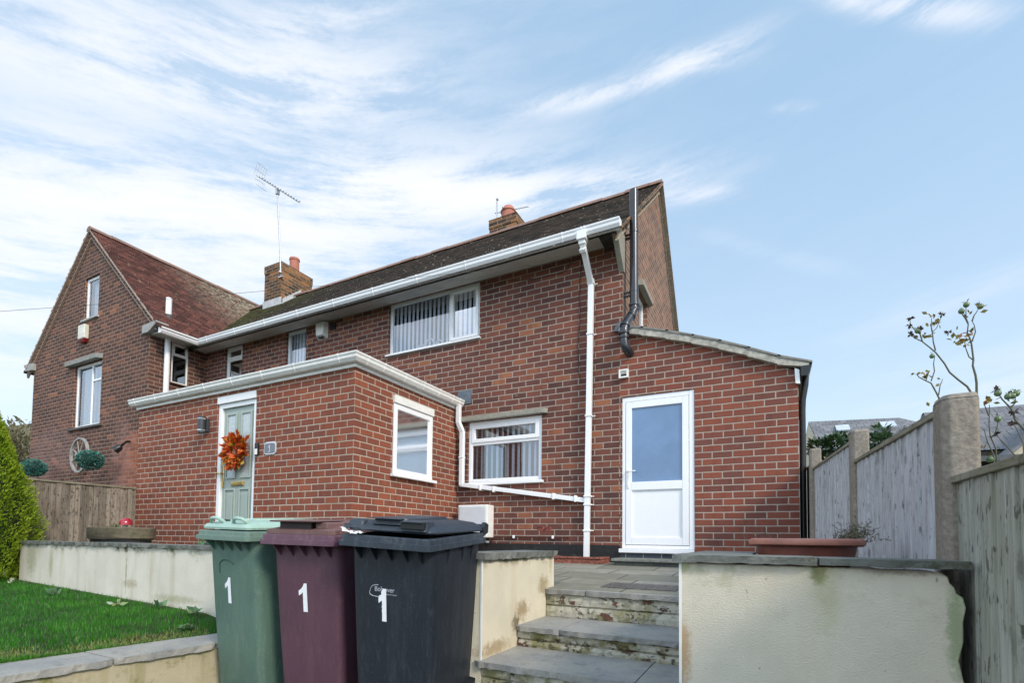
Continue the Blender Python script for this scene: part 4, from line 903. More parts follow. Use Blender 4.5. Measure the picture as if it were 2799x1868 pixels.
def slab(mb, x0, x1, y0, y1): mb.hexa([(x0, y0, -1.2), (x1, y0, -1.2), (x1, y1, -1.2), (x0, y1, -1.2)], [(x0, y0, zp(y0)), (x1, y0, zp(y0)), (x1, y1, zp(y1)), (x0, y1, zp(y1))])
slab(pt, -16.0, -2.14, -3.46, 0.02); slab(pt, -2.14, -.46, -2.66, .02); slab(pt, -.46, .08, -2.66, .02)
tag(pt.build('patio', flag_mat()), 'worn stone flag patio behind the steps', kind='structure')
dw = MB()   # concrete drive
dw.hexa([(-4.15, -9, -1.40), (1.2, -9, -1.40), (1.2, -3.0, -1.205), (-4.15, -3.0, -1.205)], [(-4.15, -9, -1.36), (1.2, -9, -1.36), (1.2, -3.0, -1.165), (-4.15, -3.0, -1.165)])
tag(dw.build('driveway', plain('driveway_concrete', (.20, .185, .15), .9, .25, 14, c2=(.14, .13, .10), bump=.003, dirt=.5, dirtc=(.06, .07, .03))), kind='structure')
gr = MB(); 
for k in range(1): gr.hexa([(-1.50, -2.45, zp(-2.45) + .001), (-.92, -2.45, zp(-2.45) + .001), (-.92, -2.12, zp(-2.12) + .001), (-1.50, -2.12, zp(-2.12) + .001)], [(-1.50, -2.45, zp(-2.45) + .006), (-.92, -2.45, zp(-2.45) + .006), (-.92, -2.12, zp(-2.12) + .006), (-1.50, -2.12, zp(-2.12) + .006)])
m, nt, b = new_mat('tread_plate'); ch = nt.vor(nt.vm('MULTIPLY', nt.geo(), (1, 1, 0)), 46); nt.put(b.inputs['Base Color'], nt.mix(nt.step(ch, .2, .5), (.20, .18, .16), (.07, .065, .06))); b.inputs['Roughness'].default_value = .6; nt.put(b.inputs['Normal'], nt.bump(ch, -.006))
tag(gr.build('drain_cover', m), 'rusty studded drain cover set in the patio flags', 'drain cover')
# brick surround of the gully under the downpipe
t = thing('gully_surround', 'low red brick gully surround at the foot of the white downpipe', 'gully', (-2.45, -.25, -.40))
RBK = plain('red_engineering_brick', (.26, .085, .055), .8, .3, 30, bump=.003, dirt=.4, dirtc=(.12, .11, .06))
a = MB(); a.box(-2.86, -2.10, -.36, -.28, -.42, -.345); a.box(-2.86, -2.78, -.28, -.02, -.42, -.345); a.box(-2.18, -2.10, -.28, -.02, -.42, -.345); a.build('lower_course', RBK, t, bevel=.008)
a = MB(); a.box(-2.87, -2.10, -.37, -.27, -.342, -.315); a.box(-2.87, -2.77, -.27, -.02, -.342, -.315); a.box(-2.2, -2.10, -.27, -.02, -.342, -.315); a.build('upper_course', RBK, t, bevel=.006)
t = thing('door_step', 'low stone door step on blue bricks below the white side door', 'step', (-1.5, -.3, -.40))
a = MB(); a.box(-1.93, -1.02, -.42, -.016, -.43, -.355); a.build('riser', brick_mat('step_brick', [(0, (.07, .08, .075)), (1, (.13, .14, .125))], (.12, .12, .08), .2202, .085, -1.93, -.435, grime=.4, rustic=.4), t)
a = MB(); a.prism([(-1.97, -.46, -.354), (-1.0, -.46, -.354), (-1.0, -.016, -.354), (-1.97, -.016, -.354)], (0, 0, .035)); a.build('tread', COPE, t, bevel=.008)

# ================================================================== garden steps and walls
def rough_slab(mb, x0, x1, y0, y1, z0, z1, joints=(), nx=26, jag=.006, ymap=None):
    """stone slab with hand-dressed front edge (at y0) and both ends; joints split it"""
    cuts = [x0] + list(joints) + [x1]
    for a_, b_ in zip(cuts[:-1], cuts[1:]):
        a2, b2 = a_ + (.003 if a_ != x0 else 0), b_ - (.003 if b_ != x1 else 0); n_ = max(3, int((b2 - a2) / .035)); dz = random.uniform(-.003, .003)
        top = []; bot = []; bk = []; bkb = []
        for i in range(n_ + 1):
            x = a2 + (b2 - a2) * i / n_; j = random.uniform(-jag, jag); cr = (.012 if (i in (0, n_) and len(cuts) > 2) else 0)
            top.append((x, y0 + j * .5 + cr, z1 + dz)); bot.append((x + random.uniform(-.003, .003), y0 + random.uniform(-jag, jag) + .006 + cr, z0 + random.uniform(-jag, jag) * .6)); bk.append((x, y1, z1 + dz)); bkb.append((x, y1, z0))
        vs = top + bot + bk + bkb; N = n_ + 1; fs = []
        for i in range(n_):
            fs += [(i, i + 1, 2 * N + i + 1, 2 * N + i), (N + i, N + i + 1, i + 1, i), (3 * N + i, 3 * N + i + 1, N + i + 1, N + i), (2 * N + i, 2 * N + i + 1, 3 * N + i + 1, 3 * N + i)]
        fs += [(0, 2 * N, 3 * N, N), (N - 1, 2 * N - 1, 4 * N - 1, 3 * N - 1)]
        mb.add(vs, fs)
def peel_mat():
    m, nt, b = new_mat('peeling_painted_brick'); p = nt.geo(); x, y, z = nt.sep(p)
    n = nt.noise(nt.vm('MULTIPLY', p, (1, 1, 1.6)), 7, 8, .75); n2 = nt.noise(nt.vm('ADD', p, (3, 1, 8)), 5, 7, .7); n3 = nt.noise(nt.vm('ADD', p, (9, 1, 1)), 13, 6, .7)
    paint = nt.mix(nt.step(n2, .35, .65), (.50, .48, .40), (.36, .34, .25))
    c = nt.mix(nt.step(n, .55, .60), paint, nt.mix(nt.noise(p, 25), (.20, .06, .04), (.11, .06, .04)))
    low = nt.m('ADD', .15, nt.m('MULTIPLY', nt.step(z, -.50, -.70), .85))
    c = nt.mix(nt.m('MULTIPLY', nt.step(n2, .44, .60), nt.m('MULTIPLY', low, .85)), c, (.19, .18, .06))
    c = nt.mix(nt.m('MULTIPLY', nt.step(n3, .55, .64), nt.m('ADD', .3, nt.m('MULTIPLY', low, .55))), c, (.028, .03, .015))
    nt.put(b.inputs['Base Color'], c); b.inputs['Roughness'].default_value = .9
    nt.put(b.inputs['Normal'], nt.bump(nt.m('ADD', nt.step(n, .60, .55), nt.m('MULTIPLY', n3, .8)), .012)); return m
PEEL = peel_mat()
T = thing('garden_steps', 'flight of grey stone slab steps with peeling mossy painted brick risers', 'steps', (-1.2, -3.4, -1.2))
SX0, SX1 = -1.87, -.46
stp = [(-2.71, -.500, (-1.54,)), (-3.235, -.714, (-1.55,)), (-3.745, -.862, (-.93,)), (-4.27, -1.015, (-1.2,))]
for i, (y_, z_, jt) in enumerate(stp):
    yb_ = stp[i - 1][0] + .03 if i else -2.25
    s_ = MB(); rough_slab(s_, SX0 - (.035 if i >= 2 else 0), SX1, y_ - .022, yb_ if i else -2.655, z_ - .036, z_, jt); s_.build('tread', SLAB, T)
    zlow = stp[i + 1][1] if i < 3 else -1.2
    r_ = MB(); n_ = 40; hs = (z_ - .036 - zlow) / 2
    for c_ in range(2):
        za, zb = zlow + hs * c_ + (.006 if c_ else 0), zlow + hs * (c_ + 1) - .008; off = random.uniform(.0, .008)
        vs = []; 
        for k in range(n_ + 1):
            x = SX0 + .004 + (SX1 - SX0 - .004) * k / n_
            vs += [(x, y_ + .004 + off + random.uniform(0, .009), za), (x, y_ + off + random.uniform(0, .007), (za + zb) / 2), (x, y_ + .004 + off + random.uniform(0, .010), zb), (x, y_ + .07, zb), (x, y_ + .07, za)]
        fs = []
        for k in range(n_):
            for j in range(5): fs.append((k * 5 + j, (k + 1) * 5 + j, (k + 1) * 5 + (j + 1) % 5, k * 5 + (j + 1) % 5))
        fs += [(0, 1, 2, 3, 4), tuple(n_ * 5 + j for j in range(5))]
        r_.add(vs, fs)
    r_.box(SX0, SX1, y_ + .03, y_ + .55, zlow - .3, z_ - .04)
    r_.build('riser', PEEL, T)

WF = -3.735
T = thing('garden_wall', 'long low cream rendered garden wall with slate coping that turns up beside the steps', 'garden wall', (-5, WF, -1.2))
a = MB(); a.box(-8.42, -2.13, WF + .002, WF + .24, -1.2, -.236); a.build('wall', REND_L, T)
a = MB(); a.box(-2.128, -1.872, WF, -2.55, -1.2, -.236); a.build('return_wall', REND_P, T)
a = MB(); rough_slab(a, -8.44, -2.145, WF - .03, WF + .27, -.235, -.199, [-7.6, -6.9, -5.95, -5.35, -4.4, -3.6, -2.9], jag=.012); a.build('coping', COPE, T)
a = MB()  # return coping: dressed edge faces the steps (+x)
n_ = 40; vs = []; N = n_ + 1
rows = [[], [], [], []]
for i in range(N):
    y_ = WF - .035 + (1.24) * i / n_; j = random.uniform(-.008, .008)
    rows[0].append((-1.835 + j * .5, y_, -.199)); rows[1].append((-1.840 + random.uniform(-.01, .008), y_, -.240 + random.uniform(-.007, .004))); rows[2].append((-2.15, y_, -.199)); rows[3].append((-2.15, y_, -.236))
vs = sum(rows, []); fs = []
for i in range(n_): fs += [(i, i + 1, 2 * N + i + 1, 2 * N + i), (N + i, N + i + 1, i + 1, i), (3 * N + i, 3 * N + i + 1, N + i + 1, N + i), (2 * N + i, 2 * N + i + 1, 3 * N + i + 1, 3 * N + i)]
fs += [(0, 2 * N, 3 * N, N), (N - 1, 3 * N - 1, 4 * N - 1, 2 * N - 1)]
a.add(vs, fs); a.build('coping', COPE, T)
a = MB(); a.box(-1.879, -1.868, WF - .004, WF + .007, -.86, -.238); a.box(-1.875, -1.867, -2.552, -2.545, -.5, -.238); a.build('corner_bead', UPVC_D, T)

T = thing('planter_wall', 'tall cream rendered planter wall with mossy slate coping right of the steps', 'garden wall', (-.2, -4.6, -1.2))
a = MB(); ytop = -4.60
# front render skin with a broken right edge
xs_r = []; zz = -1.2
edge = [(.175, -1.22), (.172, -.98), (.165, -.90), (.172, -.80), (.168, -.62), (.176, -.50), (.168, -.44), (.176, -.385), (.180, -.33), (.184, -.29), (.182, -.262), (.168, -.25), (.164, -.235), (.154, -.222), (.148, -.205), (.135, -.194), (.10, -.187)]
edge = [(x + random.uniform(-.0025, .0025), z) for x, z in edge]
a.prism([(-.575, ytop, -1.22)] + [(x, ytop, z) for x, z in edge] + [(-.575, ytop, -.187)], (0, .03, 0)); a.build('front_wall', REND_R, T, bevel=.003, seg=1)
a = MB(); a.box(-.572, .14, ytop + .032, ytop + .2, -1.22, -.20); a.box(-.572, -.40, ytop + .2, -2.6, -1.22, -.20); a.build('block_core', plain('block_core', (.20, .19, .15), .9, .2, 30, bump=.004, dirt=.5, dirtc=(.08, .09, .03)), T)
a = MB(); rough_slab(a, -.600, .195, ytop - .032, ytop + .24, -.182, -.160, [-.165], jag=.004); 
a.prism([(-.60, ytop + .245, -.185), (-.36, ytop + .245, -.185), (-.36, -3.55, -.185), (-.60, -3.55, -.185)], (0, 0, .026)); a.build('coping', COPE, T)
a = MB(); a.box(-.580, -.571, ytop - .004, ytop + .006, -1.22, -.19); a.build('corner_bead', UPVC_D, T)
a = MB(); a.box(-.40, .14, ytop + .2, -2.66, -1.2, -.225); a.build('soil', plain('soil', (.05, .038, .026), .95, .3, 20, bump=.01), T)

T = thing('kerb_wall', 'low mossy rendered wall with slab coping between lawn and driveway', 'garden wall', (-4.2, -4.8, -1.2))
KZ = -.87
def ko(y): return -3.738 + .121 * (y + 4.25)
a = MB(); a.prism([(ko(-6.6) - .03, -6.6, -1.40), (ko(WF) - .03, WF, -1.40), (ko(WF) - .35, WF, -1.40), (ko(-6.6) - .35, -6.6, -1.40)], (0, 0, 1.40 + KZ - .04)); a.build('wall', REND_K, T)
a = MB(); js = [-6.6, -6.0, -5.43, -4.83, -4.22, WF - .003]
for y0_, y1_ in zip(js[:-1], js[1:]):
    n_ = 16; rows = [[], [], [], []]; N = n_ + 1; dz = random.uniform(-.003, .003)
    for i in range(N):
        y_ = y0_ + .005 + (y1_ - y0_ - .010) * i / n_; e_ = -.014 if i in (0, n_) else 0
        rows[0].append((ko(y_) + random.uniform(-.004, .004) + e_, y_, KZ + dz)); rows[1].append((ko(y_) + random.uniform(-.009, .002) + e_, y_, KZ - .040 + random.uniform(-.006, .003))); rows[2].append((ko(y_) - .38, y_, KZ + dz)); rows[3].append((ko(y_) - .38, y_, KZ - .038))
    vs = sum(rows, []); fs = []
    for i in range(n_): fs += [(i, i + 1, 2 * N + i + 1, 2 * N + i), (N + i, N + i + 1, i + 1, i), (3 * N + i, 3 * N + i + 1, N + i + 1, N + i), (2 * N + i, 2 * N + i + 1, 3 * N + i + 1, 3 * N + i)]
    fs += [(0, 2 * N, 3 * N, N), (N - 1, 3 * N - 1, 4 * N - 1, 2 * N - 1)]
    a.add(vs, fs)
a.build('coping', SLAB, T)

# ================================================================== lawn
def zl(x, y):
    e = ko(y) - .38; t_ = min(1, max(0, (WF - y) / 1.45)); zw = -.668 - .029 * (x + 8.48); zk = KZ + .004
    dk = min(1, max(0, (e - x) / .6)); k = 1 - dk * (1 - t_ * .85); return zw * (1 - k) + zk * k
lw = MB(); nx_, ny_ = 40, 26; vs = []
for j in range(ny_ + 1):
    y_ = -6.6 + (WF + 6.6) * j / ny_; e = ko(y_) - .375
    for i in range(nx_ + 1):
        x_ = e + (-14 - e) * (i / nx_) ** 1.2; vs.append((x_, y_, zl(x_, y_) - .012))
fs = [(j * (nx_ + 1) + i, (j + 1) * (nx_ + 1) + i, (j + 1) * (nx_ + 1) + i + 1, j * (nx_ + 1) + i + 1) for j in range(ny_) for i in range(nx_)]
lw.add(vs, fs); tag(lw.build('lawn_soil', plain('lawn_soil', (.035, .045, .015), .95, .3, 12)), kind='structure')
def np_mesh(name, verts, faces_n, mat, parent=None, attr=None, kind=None):
    me = bpy.data.meshes.new(name); nf = len(verts) // faces_n
    me.vertices.add(len(verts)); me.vertices.foreach_set('co', np.asarray(verts, np.float32).ravel())
    me.loops.add(len(verts)); me.loops.foreach_set('vertex_index', np.arange(len(verts), dtype=np.int32))
    me.polygons.add(nf); me.polygons.foreach_set('loop_start', np.arange(0, len(verts), faces_n, dtype=np.int32)); me.polygons.foreach_set('loop_total', np.full(nf, faces_n, np.int32))
    me.update(calc_edges=True)
    if attr is not None:
        at_ = me.attributes.new('tint', 'FLOAT', 'FACE'); at_.data.foreach_set('value', np.asarray(attr, np.float32))
    me.materials.append(mat); o = bpy.data.objects.new(name, me); COL.objects.link(o)
    if parent is not None: o.parent = parent; o.matrix_parent_inverse = world_of(parent).inverted()
    if kind: o['kind'] = kind
    return o
def leaf_mat(name, stops, rough=.55, trans=.25, spec=.35):
    m, nt, b = new_mat(name); at_ = nt.n.new('ShaderNodeAttribute'); at_.attribute_name = 'tint'
    c = nt.ramp(at_.outputs['Fac'], stops)
    c = nt.mix(nt.m('MULTIPLY', nt.noise(nt.geo(), 60, 2), .4), c, tuple(v * .6 for v in stops[0][1]))
    nt.put(b.inputs['Base Color'], c); b.inputs['Roughness'].default_value = rough; b.inputs['Specular IOR Level'].default_value = spec
    if trans:
        tr = nt.n.new('ShaderNodeBsdfTranslucent'); nt.put(tr.inputs[0], c); mx = nt.n.new('ShaderNodeMixShader'); mx.inputs[0].default_value = trans
        nt.l.new(b.outputs[0], mx.inputs[1]); nt.l.new(tr.outputs[0], mx.inputs[2]); nt.l.new(mx.outputs[0], nt.n['Material Output'].inputs[0])
    MATS[name] = m; return m
GRASS = leaf_mat('grass_blades', [(0, (.020, .10, .008)), (.45, (.045, .22, .014)), (.8, (.10, .33, .028)), (.93, (.20, .26, .05)), (1, (.42, .36, .15))], .5, .3)
def fbm2(x, y, s, seed=0):
    v = 0; a_ = 1
    for o_ in range(4):
        v = v + a_ * np.sin(x * s * 1.7 + seed + 2.1 * np.sin(y * s * 1.3 + o_)) * np.cos(y * s * 1.9 + seed * 1.3 + 1.7 * np.sin(x * s * 1.1 - o_)); s *= 2.1; a_ *= .55
    return v
NB = 62000
yy = WF - .02 - rng.random(NB) ** 1.0 * 2.75; xx = -4.08 - rng.random(NB) ** 1.25 * 5.8
e = -3.738 + .121 * (yy + 4.25) - .385; xx = np.minimum(xx, e - rng.random(NB) * .02 + .01)
zb_ = np.array([zl(a_, b_) for a_, b_ in zip(xx, yy)]) - .012
clump = fbm2(xx, yy, 3.0); hgt = (.030 + .022 * rng.random(NB) + .010 * np.clip(clump, -1, 1)) * .80
dry = np.exp(-(((xx + 4.26 - .09 * (yy + 4.5)) / .12) ** 2 + ((yy + 4.45) / .40) ** 2)) * 1.3 + np.exp(-(((xx + 4.42) / .14) ** 2 + ((yy + 5.08) / .14) ** 2)) * .9
dry = np.clip(dry + .3 * fbm2(xx, yy, 7, 2) * (dry > .15), 0, 1)
edge_d = np.clip(1 - (WF - yy) / .12, 0, 1); keepm = rng.random(NB) > edge_d * .8
ang = rng.random(NB) * 2 * np.pi; lean = .6 * rng.random(NB); wdt = .0022 + .0018 * rng.random(NB)
dxn, dyn = np.cos(ang), np.sin(ang); px_, py_ = -dyn, dxn; hgt = hgt * (1 - .35 * dry)
lean = lean + dry * .9
b0_ = np.stack([xx - px_ * wdt, yy - py_ * wdt, zb_], -1); b1_ = np.stack([xx + px_ * wdt, yy + py_ * wdt, zb_], -1)
tp = np.stack([xx + dxn * lean * hgt, yy + dyn * lean * hgt, zb_ + hgt], -1)
tint = np.clip(.40 + .17 * clump + .25 * (rng.random(NB) - .5) + .12 * (rng.random(NB) > .96), 0, .85); tint = np.where(rng.random(NB) < dry, .88 + .12 * rng.random(NB), tint)
V = np.stack([b0_, b1_, tp], 1)[keepm].reshape(-1, 3)
o = np_mesh('grass', V, 3, GRASS, attr=tint[keepm], kind='stuff'); tag(o, 'short green lawn grass with a dry straw patch by the kerb wall', 'grass')

def leaf_quads(centers, size, normals=None, aspect=.5, jit=.3, droop=0):
    """folded leaf = 2 triangles per leaf -> returns verts for quads"""
    n_ = len(centers); c = np.asarray(centers); d1 = rng.normal(size=(n_, 3)) if normals is None else normals + rng.normal(size=(n_, 3)) * jit
    d1 /= np.linalg.norm(d1, axis=1)[:, None] + 1e-9; d2 = np.cross(d1, rng.normal(size=(n_, 3))); d2 /= np.linalg.norm(d2, axis=1)[:, None] + 1e-9
    s_ = (size * (.7 + .6 * rng.random(n_)))[:, None]
    v = np.stack([c, c + d1 * s_ * .5 + d2 * s_ * aspect * .5, c + d1 * s_, c + d1 * s_ * .5 - d2 * s_ * aspect * .5], 1)
    return v.reshape(-1, 3)
# weeds in the lawn
WEED = leaf_mat('weed_leaves', [(0, (.10, .22, .10)), (.5, (.17, .30, .15)), (.8, (.42, .45, .14)), (1, (.55, .62, .50))], .5, .2)
def weed(x, y, n_, sz, label, tall=.4, tints=(0, .6)):
    z = zl(x, y); cs = np.array([[x, y, z + .02]] * n_) + rng.normal(size=(n_, 3)) * (.012, .012, .004); a_ = rng.random(n_) * 2 * np.pi
    nr = np.stack([np.cos(a_), np.sin(a_), np.full(n_, tall)], -1)
    v = leaf_quads(cs, sz, nr, .55, .15); o = np_mesh('weed', v, 4, WEED, attr=tints[0] + (tints[1] - tints[0]) * rng.random(n_)); return tag(o, label, 'weed', 'weeds in the lawn')
weed(-4.62, -3.84, 13, .07, 'pale broad-leaved weed nearest the green bin in the lawn', .7)
weed(-4.30, -4.10, 30, .055, 'bushy low weed at the lawn edge above the kerb coping', .3, (0, .8))
weed(-5.15, -3.86, 8, .085, 'single large-leaved weed in the lawn below the cream wall', .8)
weed(-5.55, -4.02, 12, .07, 'whitish split-leaved weed in the middle of the lawn', .35, (.6, 1))
weed(-6.75, -4.05, 7, .09, 'broad dock leaf weed at the left of the lawn', .8)
for (x_, y_) in ((-8.25, -3.86), (-8.05, -3.93)): 
    o = weed(x_, y_, 14, .03, 'tiny white flowered weed at the left foot of the cream wall', .8, (.9, 1)); o['group'] = 'tiny white weeds by the wall'

# ================================================================== wheelie bins
Rh = Vector((R.x, R.y, 0)).normalized(); Fh = Vector((F.x, F.y, 0)).normalized()
def bin_frame(Xc, Dc, phi, ztop, dl, db, wd=.58, ln=.73):
    """corner = front right rim corner; returns matrix whose local x=right, y=back, origin at ground centre of rim"""
    ph = radians(phi); C = Vector((CAM.x, CAM.y, 0)) + Rh * Xc + Fh * Dc; C.z = ztop
    ex = Rh * cos(ph) - Fh * sin(ph); ey = Rh * sin(ph) + Fh * cos(ph)
    ex = (ex - Vector((0, 0, dl / wd))).normalized(); ey = (ey + Vector((0, 0, db / ln))).normalized(); ez = ex.cross(ey).normalized(); ey = ez.cross(ex).normalized()
    O = C - ex * wd / 2 + ey * ln / 2 - ez * 1.1
    m = Matrix((ex, ey, ez * 1.1)).transposed().to_4x4(); m.translation = O; return m
def rring(hx, hy, r, z, cy=0, cx=0, n=5): return [(cx + x, cy + y, z) for x, y in rrect(2 * hx, 2 * hy, r, n)]
def loft(mb, rings, cap0=True, cap1=True, mi=0):
    k = len(rings[0]); vs = [p for r in rings for p in r]; fs = []
    for i in range(len(rings) - 1):
        for j in range(k): j2 = (j + 1) % k; fs.append((i * k + j, i * k + j2, (i + 1) * k + j2, (i + 1) * k + j))
    if cap0: fs.append(tuple(range(k))[::-1])
    if cap1: fs.append(tuple(range((len(rings) - 1) * k, len(rings) * k)))
    mb.add(vs, fs, mi)
def bin_mat(name, c, scuff, rough=.42):
    m, nt, b = new_mat(name); p = nt.obj(); n = nt.noise(p, 3.5, 4, .6); f = nt.noise(nt.vm('MULTIPLY', p, (1, 1, .3)), 38, 5, .7); q = nt.noise(nt.vm('MULTIPLY', p, (30, 30, 4)), 1, 4, .6)
    c1 = nt.mix(nt.step(n, .3, .7), c, tuple(v * .84 for v in c)); c1 = nt.mix(nt.m('MULTIPLY', nt.step(f, .54, .68), .6), c1, scuff); c1 = nt.mix(nt.m('MULTIPLY', nt.step(nt.noise(nt.vm('MULTIPLY', p, (14, 14, 1.6)), 1, 6, .7), .50, .66), .40), c1, scuff); c1 = nt.mix(nt.m('MULTIPLY', nt.step(nt.noise(nt.vm('MULTIPLY', p, (60, 60, 160)), 1, 3, .6), .66, .70), .6), c1, tuple(v * 1.8 for v in scuff))
    c1 = nt.mix(nt.m('MULTIPLY', nt.step(nt.noise(p, 11, 5, .7), .60, .72), .35), c1, tuple(v * .5 for v in c))
    nt.put(b.inputs['Base Color'], c1); nt.put(b.inputs['Roughness'], nt.m('ADD', rough, nt.m('MULTIPLY', n, .18)))
    nt.put(b.inputs['Normal'], nt.bump(nt.m('ADD', nt.noise(p, 170, 2), nt.m('MULTIPLY', q, .8)), .0012)); b.inputs['Specular IOR Level'].default_value = .45
    return m
STICK = plain('white_sticker', (.80, .82, .86), .45, .02, 30)
def make_bin(label, mtx, mat, lidmat, kind):
    T = thing('wheelie_bin', label, 'wheelie bin', (0, 0, 0), group='wheelie bins beside the steps'); T.matrix_world = mtx
    B = dict(parent=T, local=True)
    b = MB()
    loft(b, [rring(.244, .262, .05, .03, .040), rring(.253, .288, .055, .45, .032), rring(.260, .306, .06, .80, .026), rring(.264, .312, .06, .95, .025)])
    # vertical recess lines on the front
    body = b.build('body', mat, smooth=True, **B)
    rm = MB()
    loft(rm, [rring(.23, .30, .03, .945), rring(.288, .363, .03, .945), rring(.290, .365, .03, .947), rring(.290, .365, .03, .972), rring(.279, .354, .03, .975), rring(.278, .353, .03, .998), rring(.274, .349, .03, 1.002), rring(.245, .32, .03, 1.002), rring(.245, .32, .03, .97)], cap1=False)
    rm.build('rim', MATS['bin_rim_' + kind], smooth=True, **B)
    for x in (-.19, -.09, .01, .11, .20):
        gs = MB(); gs.prism([(x, -.27, .945), (x, -.352, .945), (x, -.27, .865)], (.008, 0, 0)); gs.build('gusset', mat, **B)
    for y in (-.12, .06, .18):
        for s_ in (-1, 1): gs = MB(); gs.prism([(s_ * .258, y, .945), (s_ * .284, y, .945), (s_ * .258, y, .84)], (0, .008, 0)); gs.build('gusset', mat, **B)
    for s_ in (-1, 1):
        w_ = MB(); w_.tube([(s_ * .235, .30, .10), (s_ * .29, .30, .10)], .10, 20); wo = w_.build('wheel', BLKP, smooth=True, **B)
        w_ = MB(); w_.tube([(s_ * .289, .30, .10), (s_ * .293, .30, .10)], .05, 16); w_.build('hub', mat, wo, local=True)
    hg = MB(); hg.tube([(-.27, .39, 1.03), (.27, .39, 1.03)], .018, 10)
    for s_ in (-1, 1): hg.prism([(s_ * .25, .34, .98), (s_ * .25, .41, 1.0), (s_ * .25, .415, 1.045), (s_ * .25, .37, 1.06), (s_ * .25, .33, 1.03)], (s_ * .025, 0, 0))
    hg.build('hinge_handle', mat, smooth=True, **B)
    ld = MB()
    if kind == 'green':
        loft(ld, [rring(.262, .350, .05, 1.010, .015), rring(.266, .352, .05, 1.022, .015), rring(.255, .34, .05, 1.040, .015), rring(.21, .30, .05, 1.056, .02), rring(.17, .27, .05, 1.064, .03), rring(.10, .20, .04, 1.068, .04)])
        for x in (-.11, .0, .11): loft(ld, [rring(.03, .24, .025, 1.056, .05, x), rring(.02, .23, .018, 1.073, .05, x)])
    elif kind == 'purple':
        loft(ld, [rring(.268, .352, .04, 1.004, .012), rring(.268, .352, .04, 1.030, .012), rring(.255, .340, .04, 1.034, .012), rring(.235, .30, .04, 1.042, .02), rring(.23, .25, .04, 1.075, .08), rring(.18, .20, .04, 1.084, .10)])
    else:
        loft(ld, [rring(.268, .340, .05, 1.018, .02), rring(.272, .345, .05, 1.028, .02), rring(.262, .335, .055, 1.060, .022), rring(.225, .295, .06, 1.088, .03), rring(.16, .22, .06, 1.102, .04), rring(.07, .12, .05, 1.106, .05)])
        loft(ld, [rring(.12, .26, .05, 1.07, -.06), rring(.11, .25, .05, 1.116, -.06), rring(.10, .24, .04, 1.118, -.05)])
        loft(ld, [rring(.078, .055, .025, 1.035, -.285, .165), rring(.074, .052, .025, 1.100, -.28, .165), rring(.06, .045, .02, 1.106, -.275, .165)])
        loft(ld, [rring(.055, .05, .025, 1.035, -.275, -.215), rring(.050, .045, .025, 1.085, -.27, -.215), rring(.035, .035, .02, 1.098, -.265, -.215)])
        loft(ld, [rring(.02, .03, .01, 1.03, -.30, -.265), rring(.018, .028, .01, 1.062, -.30, -.265)])
    lo = ld.build('lid', lidmat, smooth=True, **B)
    kz = {'green': 1.0, 'purple': .90, 'black': .70}[kind]; lo.scale = (1, 1, kz); lo.location = (0, 0, 1 - kz + (.004 if kind == 'black' else 0))
    if kind == 'black': lo.rotation_euler = (radians(-1.0), 0, 0)
    DK = plain('bin_recess_shade_' + kind, {'green': (.03, .05, .04), 'purple': (.030, .014, .014), 'black': (.008, .010, .012)}[kind], .6, .1)  # dark colour stands in for shade inside the lid handle recesses
    if kind == 'green':
        for x in (-.115, .14):
            h_ = MB(); h_.tube([(x - .075, -.29, 1.035), (x - .07, -.31, 1.058), (x - .04, -.325, 1.074), (x, -.33, 1.078), (x + .04, -.325, 1.074), (x + .07, -.31, 1.058), (x + .075, -.29, 1.035)], .011, 8); h_.build('lid_handle', lidmat, lo, smooth=True, local=True)
        h_ = MB(); h_.prism([(x + .06, -.30, 1.045) for x in (-.21, -.21, -.15)][:1] + [(-.10, -.275, 1.068), (-.03, -.275, 1.068), (-.03, -.275, 1.05)], (0, .004, 0)); h_.build('handle_recess_shade', DK, lo, local=True)
    elif kind == 'purple':
        h_ = MB(); loft(h_, [rring(.185, .20, .03, 1.078, -.155, -.03), rring(.19, .205, .03, 1.084, -.155, -.03), rring(.185, .20, .03, 1.088, -.155, -.03)]); h_.build('lid_handle', lidmat, lo, smooth=True, local=True)
        h_ = MB(); h_.box(-.16, .085, -.315, -.20, 1.034, 1.0775); h_.build('handle_recess_shade', DK, lo, local=True)
        h_ = MB(); h_.prism([(.19, -.30, 1.035), (.23, -.20, 1.035), (.23, .1, 1.035), (.17, .1, 1.035), (.10, -.30, 1.035)], (0, 0, .042)); h_.build('lid_rib', lidmat, lo, bevel=.008, local=True)
    else:
        h_ = MB(); h_.box(.095, .235, -.350, -.30, 1.046, 1.100); h_.build('handle_recess_shade', DK, lo, bevel=.006, local=True)
        h_ = MB(); h_.prism([(.10, -.36, 1.094), (.23, -.36, 1.094), (.225, -.26, 1.103), (.105, -.26, 1.103)], (0, 0, .006)); h_.build('lid_handle', lidmat, lo, bevel=.002, local=True)
        h_ = MB(); h_.prism([(-.12, -.345, 1.108), (.09, -.345, 1.108), (.10, .16, 1.120), (-.12, .16, 1.120)], (0, 0, .006)); h_.build('lid_top_plate', lidmat, lo, bevel=.003, local=True)
    return T
def front_pt(x, z, off=.0015):                 # a point on the bin's front face
    hy = .288 + (.306 - .288) * (z - .45) / .35 if z > .45 else .262 + (.288 - .262) * (z - .03) / .42
    cy = .032 + (.026 - .032) * (z - .45) / .35 if z > .45 else .040 + (.032 - .040) * (z - .03) / .42
    return (x, cy - hy - off, z)
